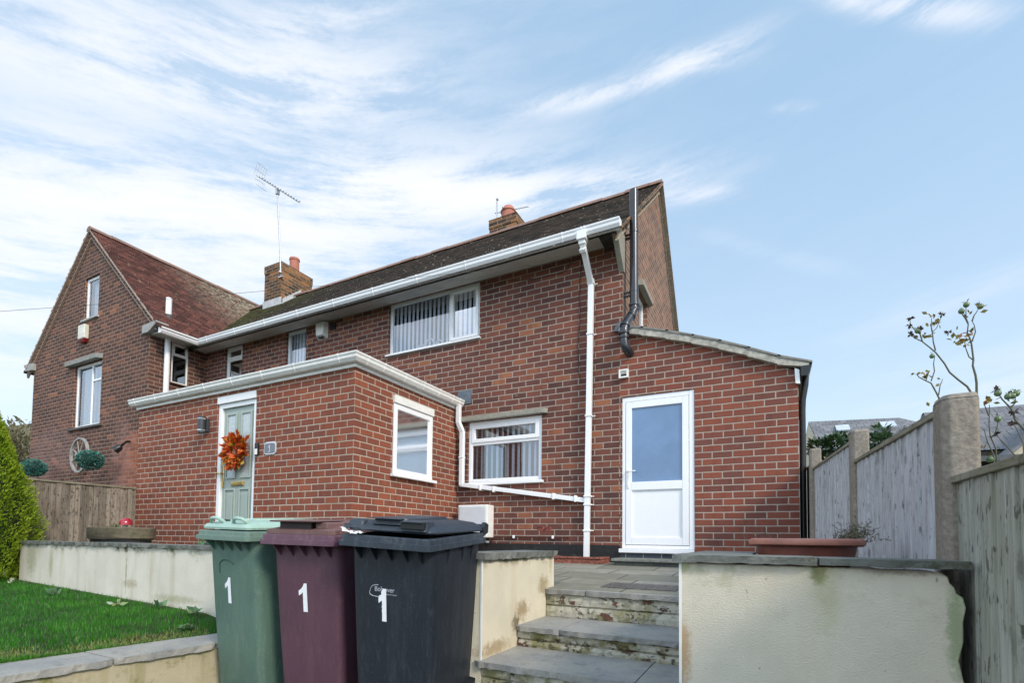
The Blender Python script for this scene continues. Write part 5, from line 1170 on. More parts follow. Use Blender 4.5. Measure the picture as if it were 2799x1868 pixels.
def stick_one(T, x0, z0, h_, torn=False):
    s = MB(); P = one_shape(h_, th=.20)
    if torn: P = [(0, 0), (.17 * h_, 0), (.17 * h_, h_ * 1.0), (.03 * h_, h_ * 1.0), (.02 * h_, .95 * h_), (.0, .93 * h_), (-.03 * h_, .86 * h_), (-.0 * h_, .83 * h_), (-.13 * h_, .76 * h_), (-.13 * h_, .55 * h_), (-.0 * h_, .64 * h_), (.01 * h_, .50 * h_), (-.01 * h_, .45 * h_), (.005 * h_, .38 * h_), (-.008 * h_, .31 * h_), (.005 * h_, .25 * h_)]
    a = [front_pt(x0 + x, z0 + z, .0012) for x, z in P]; s.add(a, [tuple(range(len(a)))]); a2 = [front_pt(x0 + x, z0 + z, .0022) for x, z in P]
    s.prism(a, (0, -.001, 0)); return s.build('number_sticker', STICK, T, local=True)
GREENB = bin_mat('bin_green', (.085, .155, .122), (.13, .19, .15)); GLID = bin_mat('bin_green_lid', (.34, .50, .42), (.40, .52, .45))
MATS['bin_rim_green'] = bin_mat('bin_rim_green', (.150, .230, .190), (.22, .28, .24)); MATS['bin_rim_purple'] = bin_mat('bin_rim_purple', (.130, .062, .095), (.20, .13, .16)); MATS['bin_rim_black'] = bin_mat('bin_rim_black', (.030, .042, .060), (.10, .12, .13), .4)
PURB = bin_mat('bin_burgundy', (.092, .040, .062), (.12, .06, .075)); PLID = bin_mat('bin_burgundy_lid', (.16, .085, .080), (.22, .15, .13))
BLKB = bin_mat('bin_black', (.012, .017, .026), (.035, .042, .055)); BLID = bin_mat('bin_black_lid', (.030, .042, .058), (.05, .06, .075), .34)
mB = bin_frame(-.319, 2.55, 22.3, -.124, .030, .052)
mP = bin_frame(-.914, 2.90, 23, -.107, .009, .040)
mG = bin_frame(-1.531, 3.15, 31, -.088, .014, .030)
tb_ = make_bin('black wheelie bin with torn number 1 sticker and council lettering, nearest the steps', mB, BLKB, BLID, 'black')
tp_ = make_bin('burgundy wheelie bin with white number 1, between the green and black bins', mP, PURB, PLID, 'purple')
tg_ = make_bin('green wheelie bin with white number 1 and pale green lid', mG, GREENB, GLID, 'green')
stick_one(tg_, -.050, .558, .158); stick_one(tp_, -.020, .569, .160); stick_one(tb_, -.050, .572, .165, torn=True)
def text_mesh(body, size, par, x, z, sh=0, name='lettering', mat=STICK):
    cu = bpy.data.curves.new(name, 'FONT'); cu.body = body; cu.size = size; cu.shear = sh; cu.extrude = .0004
    to = bpy.data.objects.new(name, cu); COL.objects.link(to); bpy.context.view_layer.update()
    me = bpy.data.meshes.new_from_object(to.evaluated_get(bpy.context.evaluated_depsgraph_get())); bpy.data.objects.remove(to)
    for v in me.vertices: v.co = Vector(front_pt(x + v.co.x, z + v.co.y, .0008 + v.co.z))
    me.materials.clear(); me.materials.append(mat); o = bpy.data.objects.new(name, me); COL.objects.link(o); o.parent = par; return o
LET = plain('grey_print', (.42, .46, .52), .5, .1, 60)
text_mesh('Bolsover', .036, tb_, -.098, .722, mat=LET); text_mesh('District Council', .010, tb_, -.022, .708, mat=LET)
s = MB(); s.tube([front_pt(-.080 + .045 * cos(radians(t)) * (1 + .9 * max(0, (t - 180) / 90)) , .724 + .030 * sin(radians(t)), .001) for t in range(80, 285, 12)], .0018, 4); s.build('swoosh_mark', LET, tb_, local=True)
mo_ = MB(); mo_.tube([front_pt(-.135, .74), front_pt(-.13, .80), front_pt(-.09, .822), front_pt(-.03, .822), front_pt(.03, .80)], .0035, 4); mo_.build('moulded_ridge', bin_mat('bin_green_dark', (.03, .07, .045), (.04, .06, .04)), tg_, local=True)
m_ = MB(); m_.add([front_pt(-.262 + .30, .40)], []) ; 
t = thing('torn_plastic_bag', 'scrap of torn white plastic bag caught under the black bin lid', 'plastic bag', (0, 0, 0)); t.matrix_world = mB @ Matrix.Translation((-.21, -.33, 1.0))
s = MB(); nx2, ny2 = 14, 5; vs = []
for i in range(nx2 + 1):
    for j in range(ny2 + 1):
        vs.append((-.075 + .15 * i / nx2 + random.uniform(-.004, .004), -.028 + .05 * j / ny2 + .012 * sin(i * 1.3), .012 + .022 * max(0, 1 - i / 5) + random.uniform(0, .010) * (j < 4) - .006 * (j == 0)))
fs = [(i * (ny2 + 1) + j, (i + 1) * (ny2 + 1) + j, (i + 1) * (ny2 + 1) + j + 1, i * (ny2 + 1) + j + 1) for i in range(nx2) for j in range(ny2) if (i * 7 + j * 3) % 11 != 0]
s.add(vs, fs); s.keep = True; s.build('scrap', plain('white_polythene', (.75, .76, .80), .35, .05, 30), t, smooth=True, local=True)

# ================================================================== right hand fence
T = thing('garden_fence', 'weathered silver board fence in tall grey concrete posts on the right', 'fence', (.17, -4.4, -1.2))
def post(x, y, z, w_=.115, d_=.12):
    m_ = MB(); P = [(x, y + d_), (x, y + .02), (x + .018, y), (x + w_ - .01, y), (x + w_, y + .012), (x + w_, y + d_)]
    b_ = [(a_, c_, -1.4) for a_, c_ in P]; n_ = len(P)
    m_.prism(b_, (0, 0, z - .022 + 1.4)); top = [(x + (a_ - x) * .9 + .006, y + (c_ - y) * .85 + .01, z + random.uniform(-.008, .004)) for a_, c_ in P]
    lo_ = [(a_, c_, z - .022) for a_, c_ in P]; m_.add(lo_ + top, [tuple(range(n_, 2 * n_))] + [(i, (i + 1) % n_, (i + 1) % n_ + n_, i + n_) for i in range(n_)])
    return m_.build('post', POSTM, T, bevel=.005)
post(.186, -4.42, .372, .092, .11); post(.168, -2.56, .625, .097, .11); post(.059, -.62, .83, .10, .11)
def fpanel(x0, y0, z0, x1, y1, z1, mat, bw=.135, bot=-1.3, cap=True, lap=.012):
    """boards between two posts; y0 is the far end"""
    L = math.hypot(x1 - x0, y1 - y0); n_ = max(1, round(L / bw)); m_ = MB(); dx_, dy_ = (x1 - x0) / L, (y1 - y0) / L; nx__, ny__ = -dy_, dx_
    if nx__ > 0: nx__, ny__ = -nx__, -ny__
    for i in range(n_):
        a_, b_ = i / n_, (i + 1) / n_ + .012; a_ -= .004; o_ = random.uniform(0, .003); q = lambda t_, o: (x0 + (x1 - x0) * t_ + nx__ * o, y0 + (y1 - y0) * t_ + ny__ * o)
        za, zb = z0 + (z1 - z0) * a_ - .012, z0 + (z1 - z0) * b_ - .012
        p1, p2, p3, p4 = q(a_, .003 + o_), q(b_, lap + o_), q(b_, -.006), q(a_, -.006)
        m_.hexa([(p1[0], p1[1], bot), (p2[0], p2[1], bot), (p3[0], p3[1], bot), (p4[0], p4[1], bot)], [(p1[0], p1[1], za), (p2[0], p2[1], zb), (p3[0], p3[1], zb), (p4[0], p4[1], za)])
    po = m_.build('panel', mat, T)
    if cap:
        c_ = MB(); e = .022
        c_.prism([(x0 - e, y0, z0 - .018), (x0 + e, y0, z0 - .018), (x0 + e, y0, z0 + .004), (x0 - e, y0, z0 + .004)], (x1 - x0, y1 - y0, z1 - z0)); c_.build('capping', W_CAP, po, bevel=.003)
fpanel(.115, .72, .80, .11, -.50, .70, plain('shaded_dark_boards', (.045, .042, .035), .9, .2, 20))  # shade of the narrow gap by the wall put into the board colour
fpanel(.105, -.62, .632, .190, -2.45, .560, W_PALE)
fpanel(.200, -2.56, .420, .212, -4.30, .335, W_PALE)
fpanel(.222, -4.42, .098, .206, -6.6, .062, W_NEAR, bw=.148)

# ================================================================== left brown fence, barrel, ornament
T = thing('board_fence', 'brown weathered vertical board fence between the porch and the conifer', 'fence', (-8.97, -3, -.4))
b_ = MB(); y_ = -2.19; k = 0
while y_ > -3.62:
    o_ = .0 if k % 2 else .012; b_.box(-9.0 + o_, -8.982 + o_, y_ - .108, y_, -.75, .60 + random.uniform(-.004, .004)); y_ -= .112; k += 1
b_.build('boards', W_BRN, T)
b_ = MB(); b_.box(-9.005, -8.955, -3.70, -2.19, .602, .627); b_.build('capping', W_CAP, T, bevel=.003)
BW = wood_mat('old_barrel_wood', [(.05, .038, .026), (.12, .095, .065), (.20, .15, .10)], grain=(.8, .8, 8), green=.45)
T = thing('barrel_planter', 'oval half barrel planter of dark mossy wood against the brown fence', 'planter', (-7.76, -3.0, -.40))
b_ = MB(); b_.lathe([(.26, 0), (.275, .25), (.27, .26)], (-7.76, -2.95, -.42), 24, 0, 2.05, .9); b_.build('tub', plain('gap_shade_black', (.012, .012, .013), .6, .1), T, smooth=True)  # added black form standing in for the dark gap under the barrel
b_ = MB(); b_.lathe([(.275, .0), (.292, .02), (.298, .15), (.29, .158), (.25, .158), (.245, .10)], (-7.76, -2.95, -.175), 28, 0, 2.1, .95); b_.build('wooden_rim', BW, T, smooth=True)
b_ = MB(); b_.lathe([(.25, 0), (.2, .015), (.001, .02)], (-7.76, -2.95, -.06), 24, 0, 2.1, .9); b_.build('soil', MATS['soil'], T, smooth=True)
T = thing('mushroom_ornament', 'small glossy red mushroom ornament standing in the barrel planter', 'ornament', (-7.58, -2.98, -.04))
b_ = MB(); b_.lathe([(.075, .0), (.074, .03), (.06, .065), (.034, .085), (.001, .09)], (-7.58, -2.98, .015), 20); b_.build('cap', plain('red_gloss', (.36, .012, .025), .2, .1, 20, coat=.5), T, smooth=True)
b_ = MB(); b_.tube([(-7.58, -2.98, -.07), (-7.58, -2.98, .02)], .02, 10); b_.build('stem', plain('pale_stem', (.5, .45, .36), .6, .1), T, smooth=True)
tuft = leaf_mat('tuft_leaves', [(0, (.05, .09, .03)), (1, (.14, .19, .07))], .6, .2)
cs = np.array([[-7.85, -2.98, -.05]] * 60) + rng.normal(size=(60, 3)) * (.05, .03, .01); v = leaf_quads(cs, .085, np.tile([0, 0, 1.], (60, 1)), .12, .35)
tag(np_mesh('planter_tuft', v, 4, tuft, attr=rng.random(60)), 'wispy green tuft growing beside the red mushroom', 'plant')

ART = leaf_mat('artificial_box_leaves', [(0, (.010, .075, .065)), (.5, (.022, .16, .13)), (1, (.10, .34, .28))], .45, .1, .5)
def ball(c, r, mat, label, name='topiary_ball', cat='topiary ball', n_=1500, ls=.045, cord=True, group=None):
    T = thing(name, label, cat, c, group=group); a_ = rng.normal(size=(n_, 3)); a_ /= np.linalg.norm(a_, axis=1)[:, None]; a_[:, 2] *= .82
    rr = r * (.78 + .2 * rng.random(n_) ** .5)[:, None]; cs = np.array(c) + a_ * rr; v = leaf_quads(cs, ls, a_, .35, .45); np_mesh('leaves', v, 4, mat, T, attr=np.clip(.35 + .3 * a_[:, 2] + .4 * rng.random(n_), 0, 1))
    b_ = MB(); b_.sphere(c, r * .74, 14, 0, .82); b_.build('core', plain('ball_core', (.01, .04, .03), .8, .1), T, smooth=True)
    if cord: b_ = MB(); b_.tube([(c[0], c[1], c[2] + r * .7), (c[0] - .02, c[1] + .05, c[2] + r + .16), (c[0] - .20, GY, c[2] + r + .24)], .006, 5); b_.build('hanger', BLKP, T)
    return T
ball((-12.06, -1.5, 1.356), .215, ART, 'teal artificial box ball hanging over the wagon wheel', group='hanging artificial topiary balls')
ball((-14.51, -1.5, 1.338), .215, ART, 'teal artificial box ball hanging beside the conifer', group='hanging artificial topiary balls')
ball((-5.62, -3.05, -.25), .16, leaf_mat('bright_artificial_leaves', [(0, (.01, .12, .04)), (1, (.03, .38, .14))], .4, .1), 'bright green artificial plant ball just behind the garden wall', cord=False, ls=.03, n_=900)

T = thing('wagon_wheel', 'grey wooden wagon wheel hung on the gabled house wall', 'wagon wheel', (-13.44, GY, 1.60))
WG = wood_mat('grey_wheel_wood', [(.20, .20, .19), (.32, .32, .31), (.42, .42, .41)], grain=(4, 4, 4), knots=.3)
c0 = Vector((-13.19, GY - .10, 1.572)); R0 = .375
b_ = MB(); N_ = 40
ringp = [(R0 - .034, -.025), (R0, -.025), (R0, .025), (R0 - .034, .025)]
vs = []; 
for i in range(N_):
    a_ = 2 * pi * i / N_
    for (r_, d_) in ringp: vs.append((c0.x + r_ * cos(a_), c0.y + d_, c0.z + r_ * sin(a_)))
b_.add(vs, [(i * 4 + j, ((i + 1) % N_) * 4 + j, ((i + 1) % N_) * 4 + (j + 1) % 4, i * 4 + (j + 1) % 4) for i in range(N_) for j in range(4)]); b_.build('felloe_rim', WG, T)
b_ = MB(); b_.tube([c0 + Vector((0, -.07, 0)), c0 + Vector((0, .04, 0))], .038, 16); b_.build('hub', WG, T, smooth=True)
for i in range(8):
    a_ = pi / 4 * i + .35; b_ = MB(); b_.tube([c0 + Vector((cos(a_) * .04, 0, sin(a_) * .04)), c0 + Vector((cos(a_) * .34, 0, sin(a_) * .35))], [.013, .009], 6); b_.build('spoke', WG, T)

# autumn wreath on the front door
T = thing('door_wreath', 'autumn leaf wreath with orange and yellow leaves on the sage door', 'wreath', (-6.505, PYF - .0, 1.02))
AUT = leaf_mat('autumn_leaves', [(0, (.30, .04, .01)), (.4, (.66, .11, .015)), (.75, (.80, .20, .03)), (.88, (.62, .40, .05)), (1, (.35, .33, .04))], .5, .25)
n_ = 620; a_ = rng.random(n_) * 2 * np.pi; rr = .135 + .042 * rng.normal(size=n_); cs = np.stack([-6.505 + rr * np.cos(a_), PYF - .02 - .05 * rng.random(n_), 1.02 + rr * np.sin(a_)], -1)
nr = np.stack([np.cos(a_), -.9 + .6 * rng.random(n_), np.sin(a_)], -1); v = leaf_quads(cs, .085, nr, .5, .5)
ti = np.clip(rng.random(n_) * .75, 0, 1); ti = np.where((rng.random(n_) < .16), .85 + .15 * rng.random(n_), ti); np_mesh('leaves', v, 4, AUT, T, attr=ti)
for (px, pz) in ((-.13, .05), (.14, -.02), (.02, -.17)):
    b_ = MB(); b_.sphere((-6.505 + px, PYF - .07, 1.02 + pz), .038, 12, 0, .85); b_.build('pumpkin', plain('orange_berry', (.70, .16, .03), .4, .1), T, smooth=True)
b_ = MB(); b_.tube([(-6.505 + .13 * cos(t_), PYF - .015, 1.02 + .13 * sin(t_)) for t_ in [2 * pi * k / 20 for k in range(21)]], .018, 6); b_.build('twig_ring', plain('twig', (.12, .07, .04), .8, .2), T, smooth=True)
b_ = MB(); b_.prism([(-6.505, PYF - .01, 1.31), (-6.54, PYF - .01, 1.22), (-6.505, PYF - .01, 1.235), (-6.47, PYF - .01, 1.22)], (0, -.01, 0)); b_.build('ribbon', GOLD, T)

# ================================================================== trough bowl with plants
T = thing('terracotta_bowl', 'wide round terracotta plastic planting bowl behind the planter coping', 'plant pot', (-.165, -3.92, -.225))
b_ = MB(); b_.lathe([(.150, 0), (.172, .015), (.186, .09), (.188, .100), (.20, .102)], (-.165, -3.92, -.215), 48); b_.build('bowl', TERRD, T, smooth=True)
b_ = MB(); b_.lathe([(.184, .092), (.203, .090), (.214, .096), (.217, .106), (.213, .117), (.203, .122), (.19, .121), (.18, .112), (.178, .09)], (-.165, -3.92, -.215), 48); b_.build('rim', TERR, T, smooth=True)
b_ = MB(); b_.lathe([(.17, 0), (.12, .006), (.001, .008)], (-.165, -3.92, -.12), 24); b_.build('soil', MATS['soil'], T)
LAV = leaf_mat('lavender_leaves', [(0, (.06, .075, .035)), (.5, (.13, .145, .085)), (.85, (.20, .20, .12)), (1, (.12, .09, .22))], .6, .2)
def sprigs(n_, c, sx, tilt, hmin, hmax, mat, name, label, lsz=.016, lt=(0, .9)):
    P = []; ti = []; st = MB()
    for i in range(n_):
        p = Vector((c[0] + rng.normal() * sx, c[1] + rng.normal() * sx, c[2])); d_ = Vector((rng.normal() * .35 + tilt, rng.normal() * .35, 1)).normalized(); h_ = rng.uniform(hmin, hmax); q = p.copy(); path = [tuple(p)]
        for k in range(7):
            d_ = (d_ + Vector((rng.normal() * .12 + tilt * .10, rng.normal() * .12, -.05))).normalized(); q = q + d_ * h_ / 7; path.append(tuple(q))
            for _ in range(2): P.append(tuple(q)); ti.append(rng.uniform(*lt))
        st.tube(path, .0009, 3, cap=False)
    T_ = thing(name, label, 'plant', c); st.build('stem', plain('dry_stem', (.16, .11, .07), .8, .2), T_)
    v = leaf_quads(np.array(P), lsz, None, .25, 0); np_mesh('leaves', v, 4, mat, T_, attr=np.array(ti)); return T_
sprigs(46, (-.02, -3.93, -.115), .035, .55, .05, .125, LAV, 'lavender_plant', 'straggly lavender spilling over the right side of the terracotta bowl')
DRYL = leaf_mat('dry_leaves', [(0, (.13, .05, .035)), (1, (.24, .12, .09))], .7, .1)
sprigs(16, (-.29, -3.93, -.115), .04, -.05, .03, .075, DRYL, 'dried_plant', 'dry reddish-brown stalks at the left side of the terracotta bowl', .008)
b_ = MB()
for i in range(16):
    x = -.54 + i * .007 + random.uniform(-.003, .003); b_.add([(x, -4.53, -.156), (x + .005, -4.53, -.156), (x + .006, -4.52, -.151), (x + .001, -4.52, -.152)], [(0, 1, 2, 3)])

# fallen leaves at the foot of the fence
n_ = 60; cs = np.stack([.165 + .03 * rng.random(n_), -4.75 + .25 * rng.random(n_), -.62 - .6 * rng.random(n_)], -1)

# ================================================================== rose bush beyond the fence
STEMS = [[(0.356,-4.1,-.3),(0.356,-4.1,0.424),(0.356,-4.1,0.467),(0.355,-4.1,0.495),(0.348,-4.1,0.531),(0.349,-4.1,0.555),(0.346,-4.1,0.611),(0.34,-4.1,0.636),(0.336,-4.1,0.653),(0.338,-4.1,0.684),(0.331,-4.1,0.706)],[(0.342,-4.12,0.613),(0.347,-4.12,0.627),(0.352,-4.12,0.646),(0.351,-4.12,0.67),(0.344,-4.12,0.687)],[(0.344,-4.12,0.687),(0.35,-4.12,0.706),(0.354,-4.12,0.715),(0.363,-4.12,0.731)],[(0.338,-4.1,0.688),(0.333,-4.1,0.709),(0.334,-4.1,0.753)],[(0.351,-4.1,0.55),(0.351,-4.05,0.579),(0.344,-4.05,0.613),(0.34,-4.05,0.646)],[(0.333,-4.1,0.705),(0.324,-4.1,0.723),(0.321,-4.1,0.734)],[(.40,-3.95,-.3),(0.39,-3.95,.3),(0.382,-3.95,0.468),(0.37,-3.95,0.494),(0.346,-3.95,0.523),(0.321,-3.95,0.556),(0.305,-3.95,0.593),(0.28,-3.95,0.64),(0.26,-3.95,0.667),(0.24,-3.95,0.693),(0.22,-3.95,0.707),(0.204,-3.95,0.726)],[(0.28,-3.95,0.649),(0.274,-3.95,0.685),(0.271,-3.95,0.724),(0.285,-3.95,0.737),(0.302,-3.95,0.783)],[(0.24,-3.95,0.693),(0.234,-3.95,0.722),(0.214,-3.95,0.748),(0.204,-3.95,0.772),(0.204,-3.95,0.794)],[(0.267,-3.97,0.718),(0.264,-3.97,0.74),(0.266,-3.97,0.774)]]
STEMS2 = [[(.37,-3.7,-.3),(.36,-3.7,.2),(0.344,-3.7,0.515),(0.337,-3.7,0.539),(0.32,-3.7,0.584),(0.302,-3.7,0.596),(0.28,-3.7,0.616),(0.273,-3.7,0.629)],[(0.32,-3.7,0.593),(0.331,-3.7,0.634),(0.329,-3.7,0.668),(0.334,-3.7,0.7),(0.325,-3.7,0.707)],[(0.302,-3.7,0.596),(0.313,-3.7,0.632)],[(0.339,-3.72,0.524),(0.345,-3.72,0.565),(0.354,-3.72,0.592)]]
STEMS3 = [[(.355,-4.3,-.3),(0.348,-4.3,0.1),(0.343,-4.3,0.2),(0.331,-4.3,0.243),(0.329,-4.3,0.279),(0.332,-4.3,0.307),(0.332,-4.3,0.343)],[(0.332,-4.3,0.236),(0.343,-4.3,0.246),(0.35,-4.3,0.27),(0.351,-4.3,0.291)],[(0.33,-4.3,0.307),(0.319,-4.3,0.348)],[(.33,-4.35,-.1),(0.323,-4.35,0.172),(0.309,-4.35,0.218),(0.303,-4.35,0.257)],[(.44,-4.4,-.2),(.42,-4.4,.12),(0.392,-4.4,0.219),(0.378,-4.4,0.24),(0.362,-4.4,0.268),(0.353,-4.4,0.303),(0.344,-4.4,0.317),(0.332,-4.4,0.336),(0.325,-4.4,0.353)],[(0.352,-4.4,0.31),(0.362,-4.4,0.322),(0.362,-4.4,0.339)],[(.39,-4.4,-.2),(0.377,-4.4,0.141),(0.377,-4.4,0.197),(0.366,-4.4,0.231),(0.357,-4.4,0.259)],[(.40,-4.35,-.1),(0.38,-4.35,0.155),(0.354,-4.35,0.198),(0.332,-4.35,0.234)]]
HIPS = [(0.321,-4.1,0.736,0),(0.335,-4.1,0.757,0),(0.367,-4.12,0.736,0),(0.325,-3.7,0.701,1),(0.323,-4.4,0.356,2),(0.346,-4.4,0.343,2),(0.356,-4.4,0.344,2),(0.364,-4.4,0.35,2),(0.351,-4.3,0.295,2),(0.315,-4.35,0.159,2),(0.226,-3.95,0.737,0)]
DEADH = [(0.204,-3.95,0.794,0),(0.201,-3.95,0.764,0),(0.204,-3.95,0.726,0),(0.302,-3.95,0.788,0),(0.296,-4.05,0.682,0),(0.356,-4.4,0.261,2),(0.345,-4.3,0.246,2),(0.32,-4.4,0.366,2),(0.238,-3.95,0.744,0),(0.358,-4.4,0.294,2)]
RLV = [(0.268,-3.97,0.787,3),(0.258,-3.95,0.752,2),(0.276,-3.96,0.763,5),(0.283,-3.96,0.749,2),(0.266,-3.95,0.712,2),(0.244,-3.95,0.712,4),(0.224,-3.95,0.72,3),(0.332,-4.1,0.721,2),(0.347,-4.1,0.726,2),(0.357,-4.12,0.722,3),(0.331,-4.08,0.655,3),(0.311,-4.05,0.639,3),(0.319,-4.05,0.676,2),(0.341,-4.05,0.646,4),(0.341,-4.05,0.629,3),(0.322,-4.05,0.651,1),(0.342,-4.1,0.646,2)]
RLV2 = [(0.273,-3.7,0.629,4),(0.311,-3.7,0.633,3),(0.298,-3.7,0.62,2),(0.311,-3.7,0.488,1),(0.351,-3.72,0.583,3)]
RLV3 = [(0.333,-4.3,0.353,5),(0.346,-4.4,0.325,3),(0.322,-4.3,0.203,2)]
STM = plain('rose_stem', (.10, .085, .065), .7, .2, 60, c2=(.08, .10, .05)); HIP = plain('green_hip', (.085, .15, .07), .35, .15, 60, c2=(.15, .20, .09)); DHD = plain('dead_bloom', (.10, .06, .05), .9, .3, 90)
RLM = leaf_mat('rose_leaves', [(0, (.13, .12, .04)), (.5, (.26, .22, .05)), (.85, (.36, .25, .05)), (1, (.33, .11, .05))], .5, .3)
ROSE_L = ['tall leggy rose with green hips rising behind the concrete post', 'short rose stem with yellowed leaves left of the concrete post', 'rose with round green hips at the right edge behind the near fence panel']
for gi, (ST, LV) in enumerate(((STEMS, RLV), (STEMS2, RLV2), (STEMS3, RLV3))):
    T = thing('rose_bush', ROSE_L[gi], 'rose bush', ST[0][0], group='roses behind the right fence')
    for k, s_ in enumerate(ST):
        b_ = MB(); r0 = .0042 if len(s_) > 7 else .0026; b_.tube([(x + (random.uniform(-.0012, .0012) if 0 < i_ < len(s_) - 1 else 0), y, z) for i_, (x, y, z) in enumerate(s_)], [r0 * (1 - .62 * i_ / (len(s_) - 1)) for i_ in range(len(s_))], 6); b_.build('stem', STM, T, smooth=True)
    for x, y, z, g_ in HIPS:
        if g_ == gi:
            b_ = MB(); b_.sphere((x, y, z), .0095, 12, 0, 1.05); ho = b_.build('rose_hip', HIP, T, smooth=True)
            v = leaf_quads(np.array([[x, y, z + .009]] * 5), .014, np.tile([0, 0, .5], (5, 1)), .25, .6); np_mesh('sepals', v, 4, RLM, ho, attr=np.full(5, .1))
    for x, y, z, g_ in DEADH:
        if g_ == gi:
            v = leaf_quads(np.array([[x, y, z]] * 14), .014, None, .5); o = np_mesh('dead_bloom', v, 4, RLM, T, attr=np.full(14, .0)); o.data.materials[0] = DHD
    P = []; ti = []
    for x, y, z, n_ in LV:
        for k in range(n_ + 1): P.append((x + rng.normal() * .006, y + rng.normal() * .006, z + rng.normal() * .006)); ti.append(rng.random())
    v = leaf_quads(np.array(P), .021, None, .6); np_mesh('leaves', v, 4, RLM, T, attr=np.array(ti))

# laurel beyond the fence, between the first and second post
LAU = leaf_mat('laurel_leaves', [(0, (.010, .030, .010)), (.5, (.022, .065, .018)), (1, (.07, .14, .045))], .3, .12, .6)
def shrub(name, label, cat, c, r, h_, n_, ls, mat, base, asp=.45, lobes=6):
    T = thing(name, label, cat, base); P = []; N_ = []
    lc = [(c[0] + rng.normal() * r * .5, c[1] + rng.normal() * r * .5, c[2] + rng.normal() * h_ * .35, r * rng.uniform(.35, .6)) for _ in range(lobes)]
    for x, y, z, q in lc:
        a_ = rng.normal(size=(n_ // lobes, 3)); a_ /= np.linalg.norm(a_, axis=1)[:, None]; rr = q * (.5 + .55 * rng.random((n_ // lobes, 1))); P.append(np.array([x, y, z]) + a_ * rr); N_.append(a_)
    P = np.concatenate(P); N_ = np.concatenate(N_); v = leaf_quads(P, ls, N_ + [0, 0, .3], asp, .5); np_mesh('leaves', v, 4, mat, T, attr=np.clip(.3 + .3 * N_[:, 2] + .4 * rng.random(len(P)), 0, 1))
    st = MB()
    for x, y, z, q in lc: st.tube([base, ((base[0] + x) / 2, (base[1] + y) / 2 + .03, (base[2] + z) / 2), (x, y, z)], [.02, .012, .004], 6)
    st.build('branches', plain('bark', (.09, .07, .05), .9, .2, 40), T); return T
shrub('laurel_bush', 'dark glossy laurel bush behind the far fence panel', 'bush', (.38, .95, 1.02), .24, .34, 900, .075, LAU, (.42, .95, -1.2))
shrub('laurel_bush', 'small dark leafy bush between the fence top and second concrete post', 'bush', (.42, -1.9, .70), .09, .12, 200, .05, LAU, (.42, -1.9, -1.2), lobes=4)
# conifer at the left edge
CON = leaf_mat('conifer_sprays', [(0, (.045, .085, .005)), (.35, (.14, .24, .010)), (.7, (.29, .43, .018)), (1, (.45, .55, .04))], .6, .3)
T = thing('golden_conifer', 'bright yellow-green conifer at the left edge beside the fence', 'conifer', (-8.88, -4.12, -.75))
CX_, CY_ = -8.88, -4.12
n_ = 52000; hh_ = rng.random(n_) ** .85; th = rng.random(n_) * 2 * np.pi
prof = .64 * np.minimum(((1 - hh_) / .70) ** .66, 1.0) * np.clip(.78 + 1.1 * hh_, .7, 1)
bump_ = 1 + .09 * np.sin(th * 4 + hh_ * 9) + .07 * np.sin(th * 9 - hh_ * 17) + .05 * np.sin(th * 17 + hh_ * 31)
rr = prof * bump_ * (.80 + .22 * rng.random(n_) ** .6)
P = np.stack([CX_ + rr * np.cos(th), CY_ + rr * np.sin(th), -.70 + hh_ * 2.45], -1)
N_ = np.stack([np.cos(th), np.sin(th), np.full(n_, 1.1)], -1); v = leaf_quads(P, .038, N_, .30, .45)
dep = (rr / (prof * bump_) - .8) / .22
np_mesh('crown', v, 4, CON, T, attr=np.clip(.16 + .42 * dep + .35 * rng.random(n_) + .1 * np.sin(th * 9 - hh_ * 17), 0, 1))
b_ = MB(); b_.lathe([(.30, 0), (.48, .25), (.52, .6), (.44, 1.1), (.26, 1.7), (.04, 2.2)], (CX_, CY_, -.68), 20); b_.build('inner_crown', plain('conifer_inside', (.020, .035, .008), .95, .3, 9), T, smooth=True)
b_ = MB(); b_.tube([(CX_, CY_, -1.0), (CX_, CY_, .4)], .07, 8); b_.build('trunk', plain('bark', (.09, .07, .05), .9, .2, 40), T)

# ================================================================== far houses
CREAM = plain('cream_render_far', (.62, .56, .44), .9, .05, 3); SLATE = tile_mat('far_slate', [(0, (.15, .155, .17)), (1, (.23, .235, .25))], 'x', .35, .22, 0, lambda nt, x, y, z: .1, (.16, .15, .11), .1)
FH = thing('cream_house', 'distant cream house with slate roof and two skylights beyond the fence', 'house', (4, 25, -1))
eL, rL, bL = Vector((2.12, 24.5, 4.72)), Vector((1.80, 28.3, 6.95)), Vector((1.48, 32.1, 4.72)); eR, rR, bR = Vector((9.0, 25.1, 4.72)), Vector((6.1, 28.8, 6.85)), Vector((8.4, 32.6, 4.72)); dn = Vector((0, 0, -6))
b_ = MB(); b_.add([eL, rL, bL, bL + dn, eL + dn], [(0, 1, 2, 3, 4)]); b_.add([eL, eR, eR + dn, eL + dn], [(0, 1, 2, 3)]); b_.add([eR, bR, bR + dn, eR + dn], [(0, 1, 2, 3)]); b_.add([bL, bR, bR + dn, bL + dn], [(0, 1, 2, 3)])
b_.prism([(4.75, 24.2, 2.0), (6.15, 24.2, 2.0), (6.15, 24.2, 4.75), (5.45, 24.2, 5.45), (4.75, 24.2, 4.75)], (0, 1.4, 0)); b_.build('wall', CREAM, FH)
b_ = MB(); e3 = Vector((0, -.15, -.08)); up = Vector((0, 0, .1))
b_.hexa([eL + e3, eR + e3, rR, rL], [eL + e3 + up, eR + e3 + up, rR + up, rL + up]); b_.hexa([rL, rR, bR, bL], [rL + up, rR + up, bR + up, bL + up]); b_.add([eR + up, bR + up, rR + up], [(0, 1, 2)])
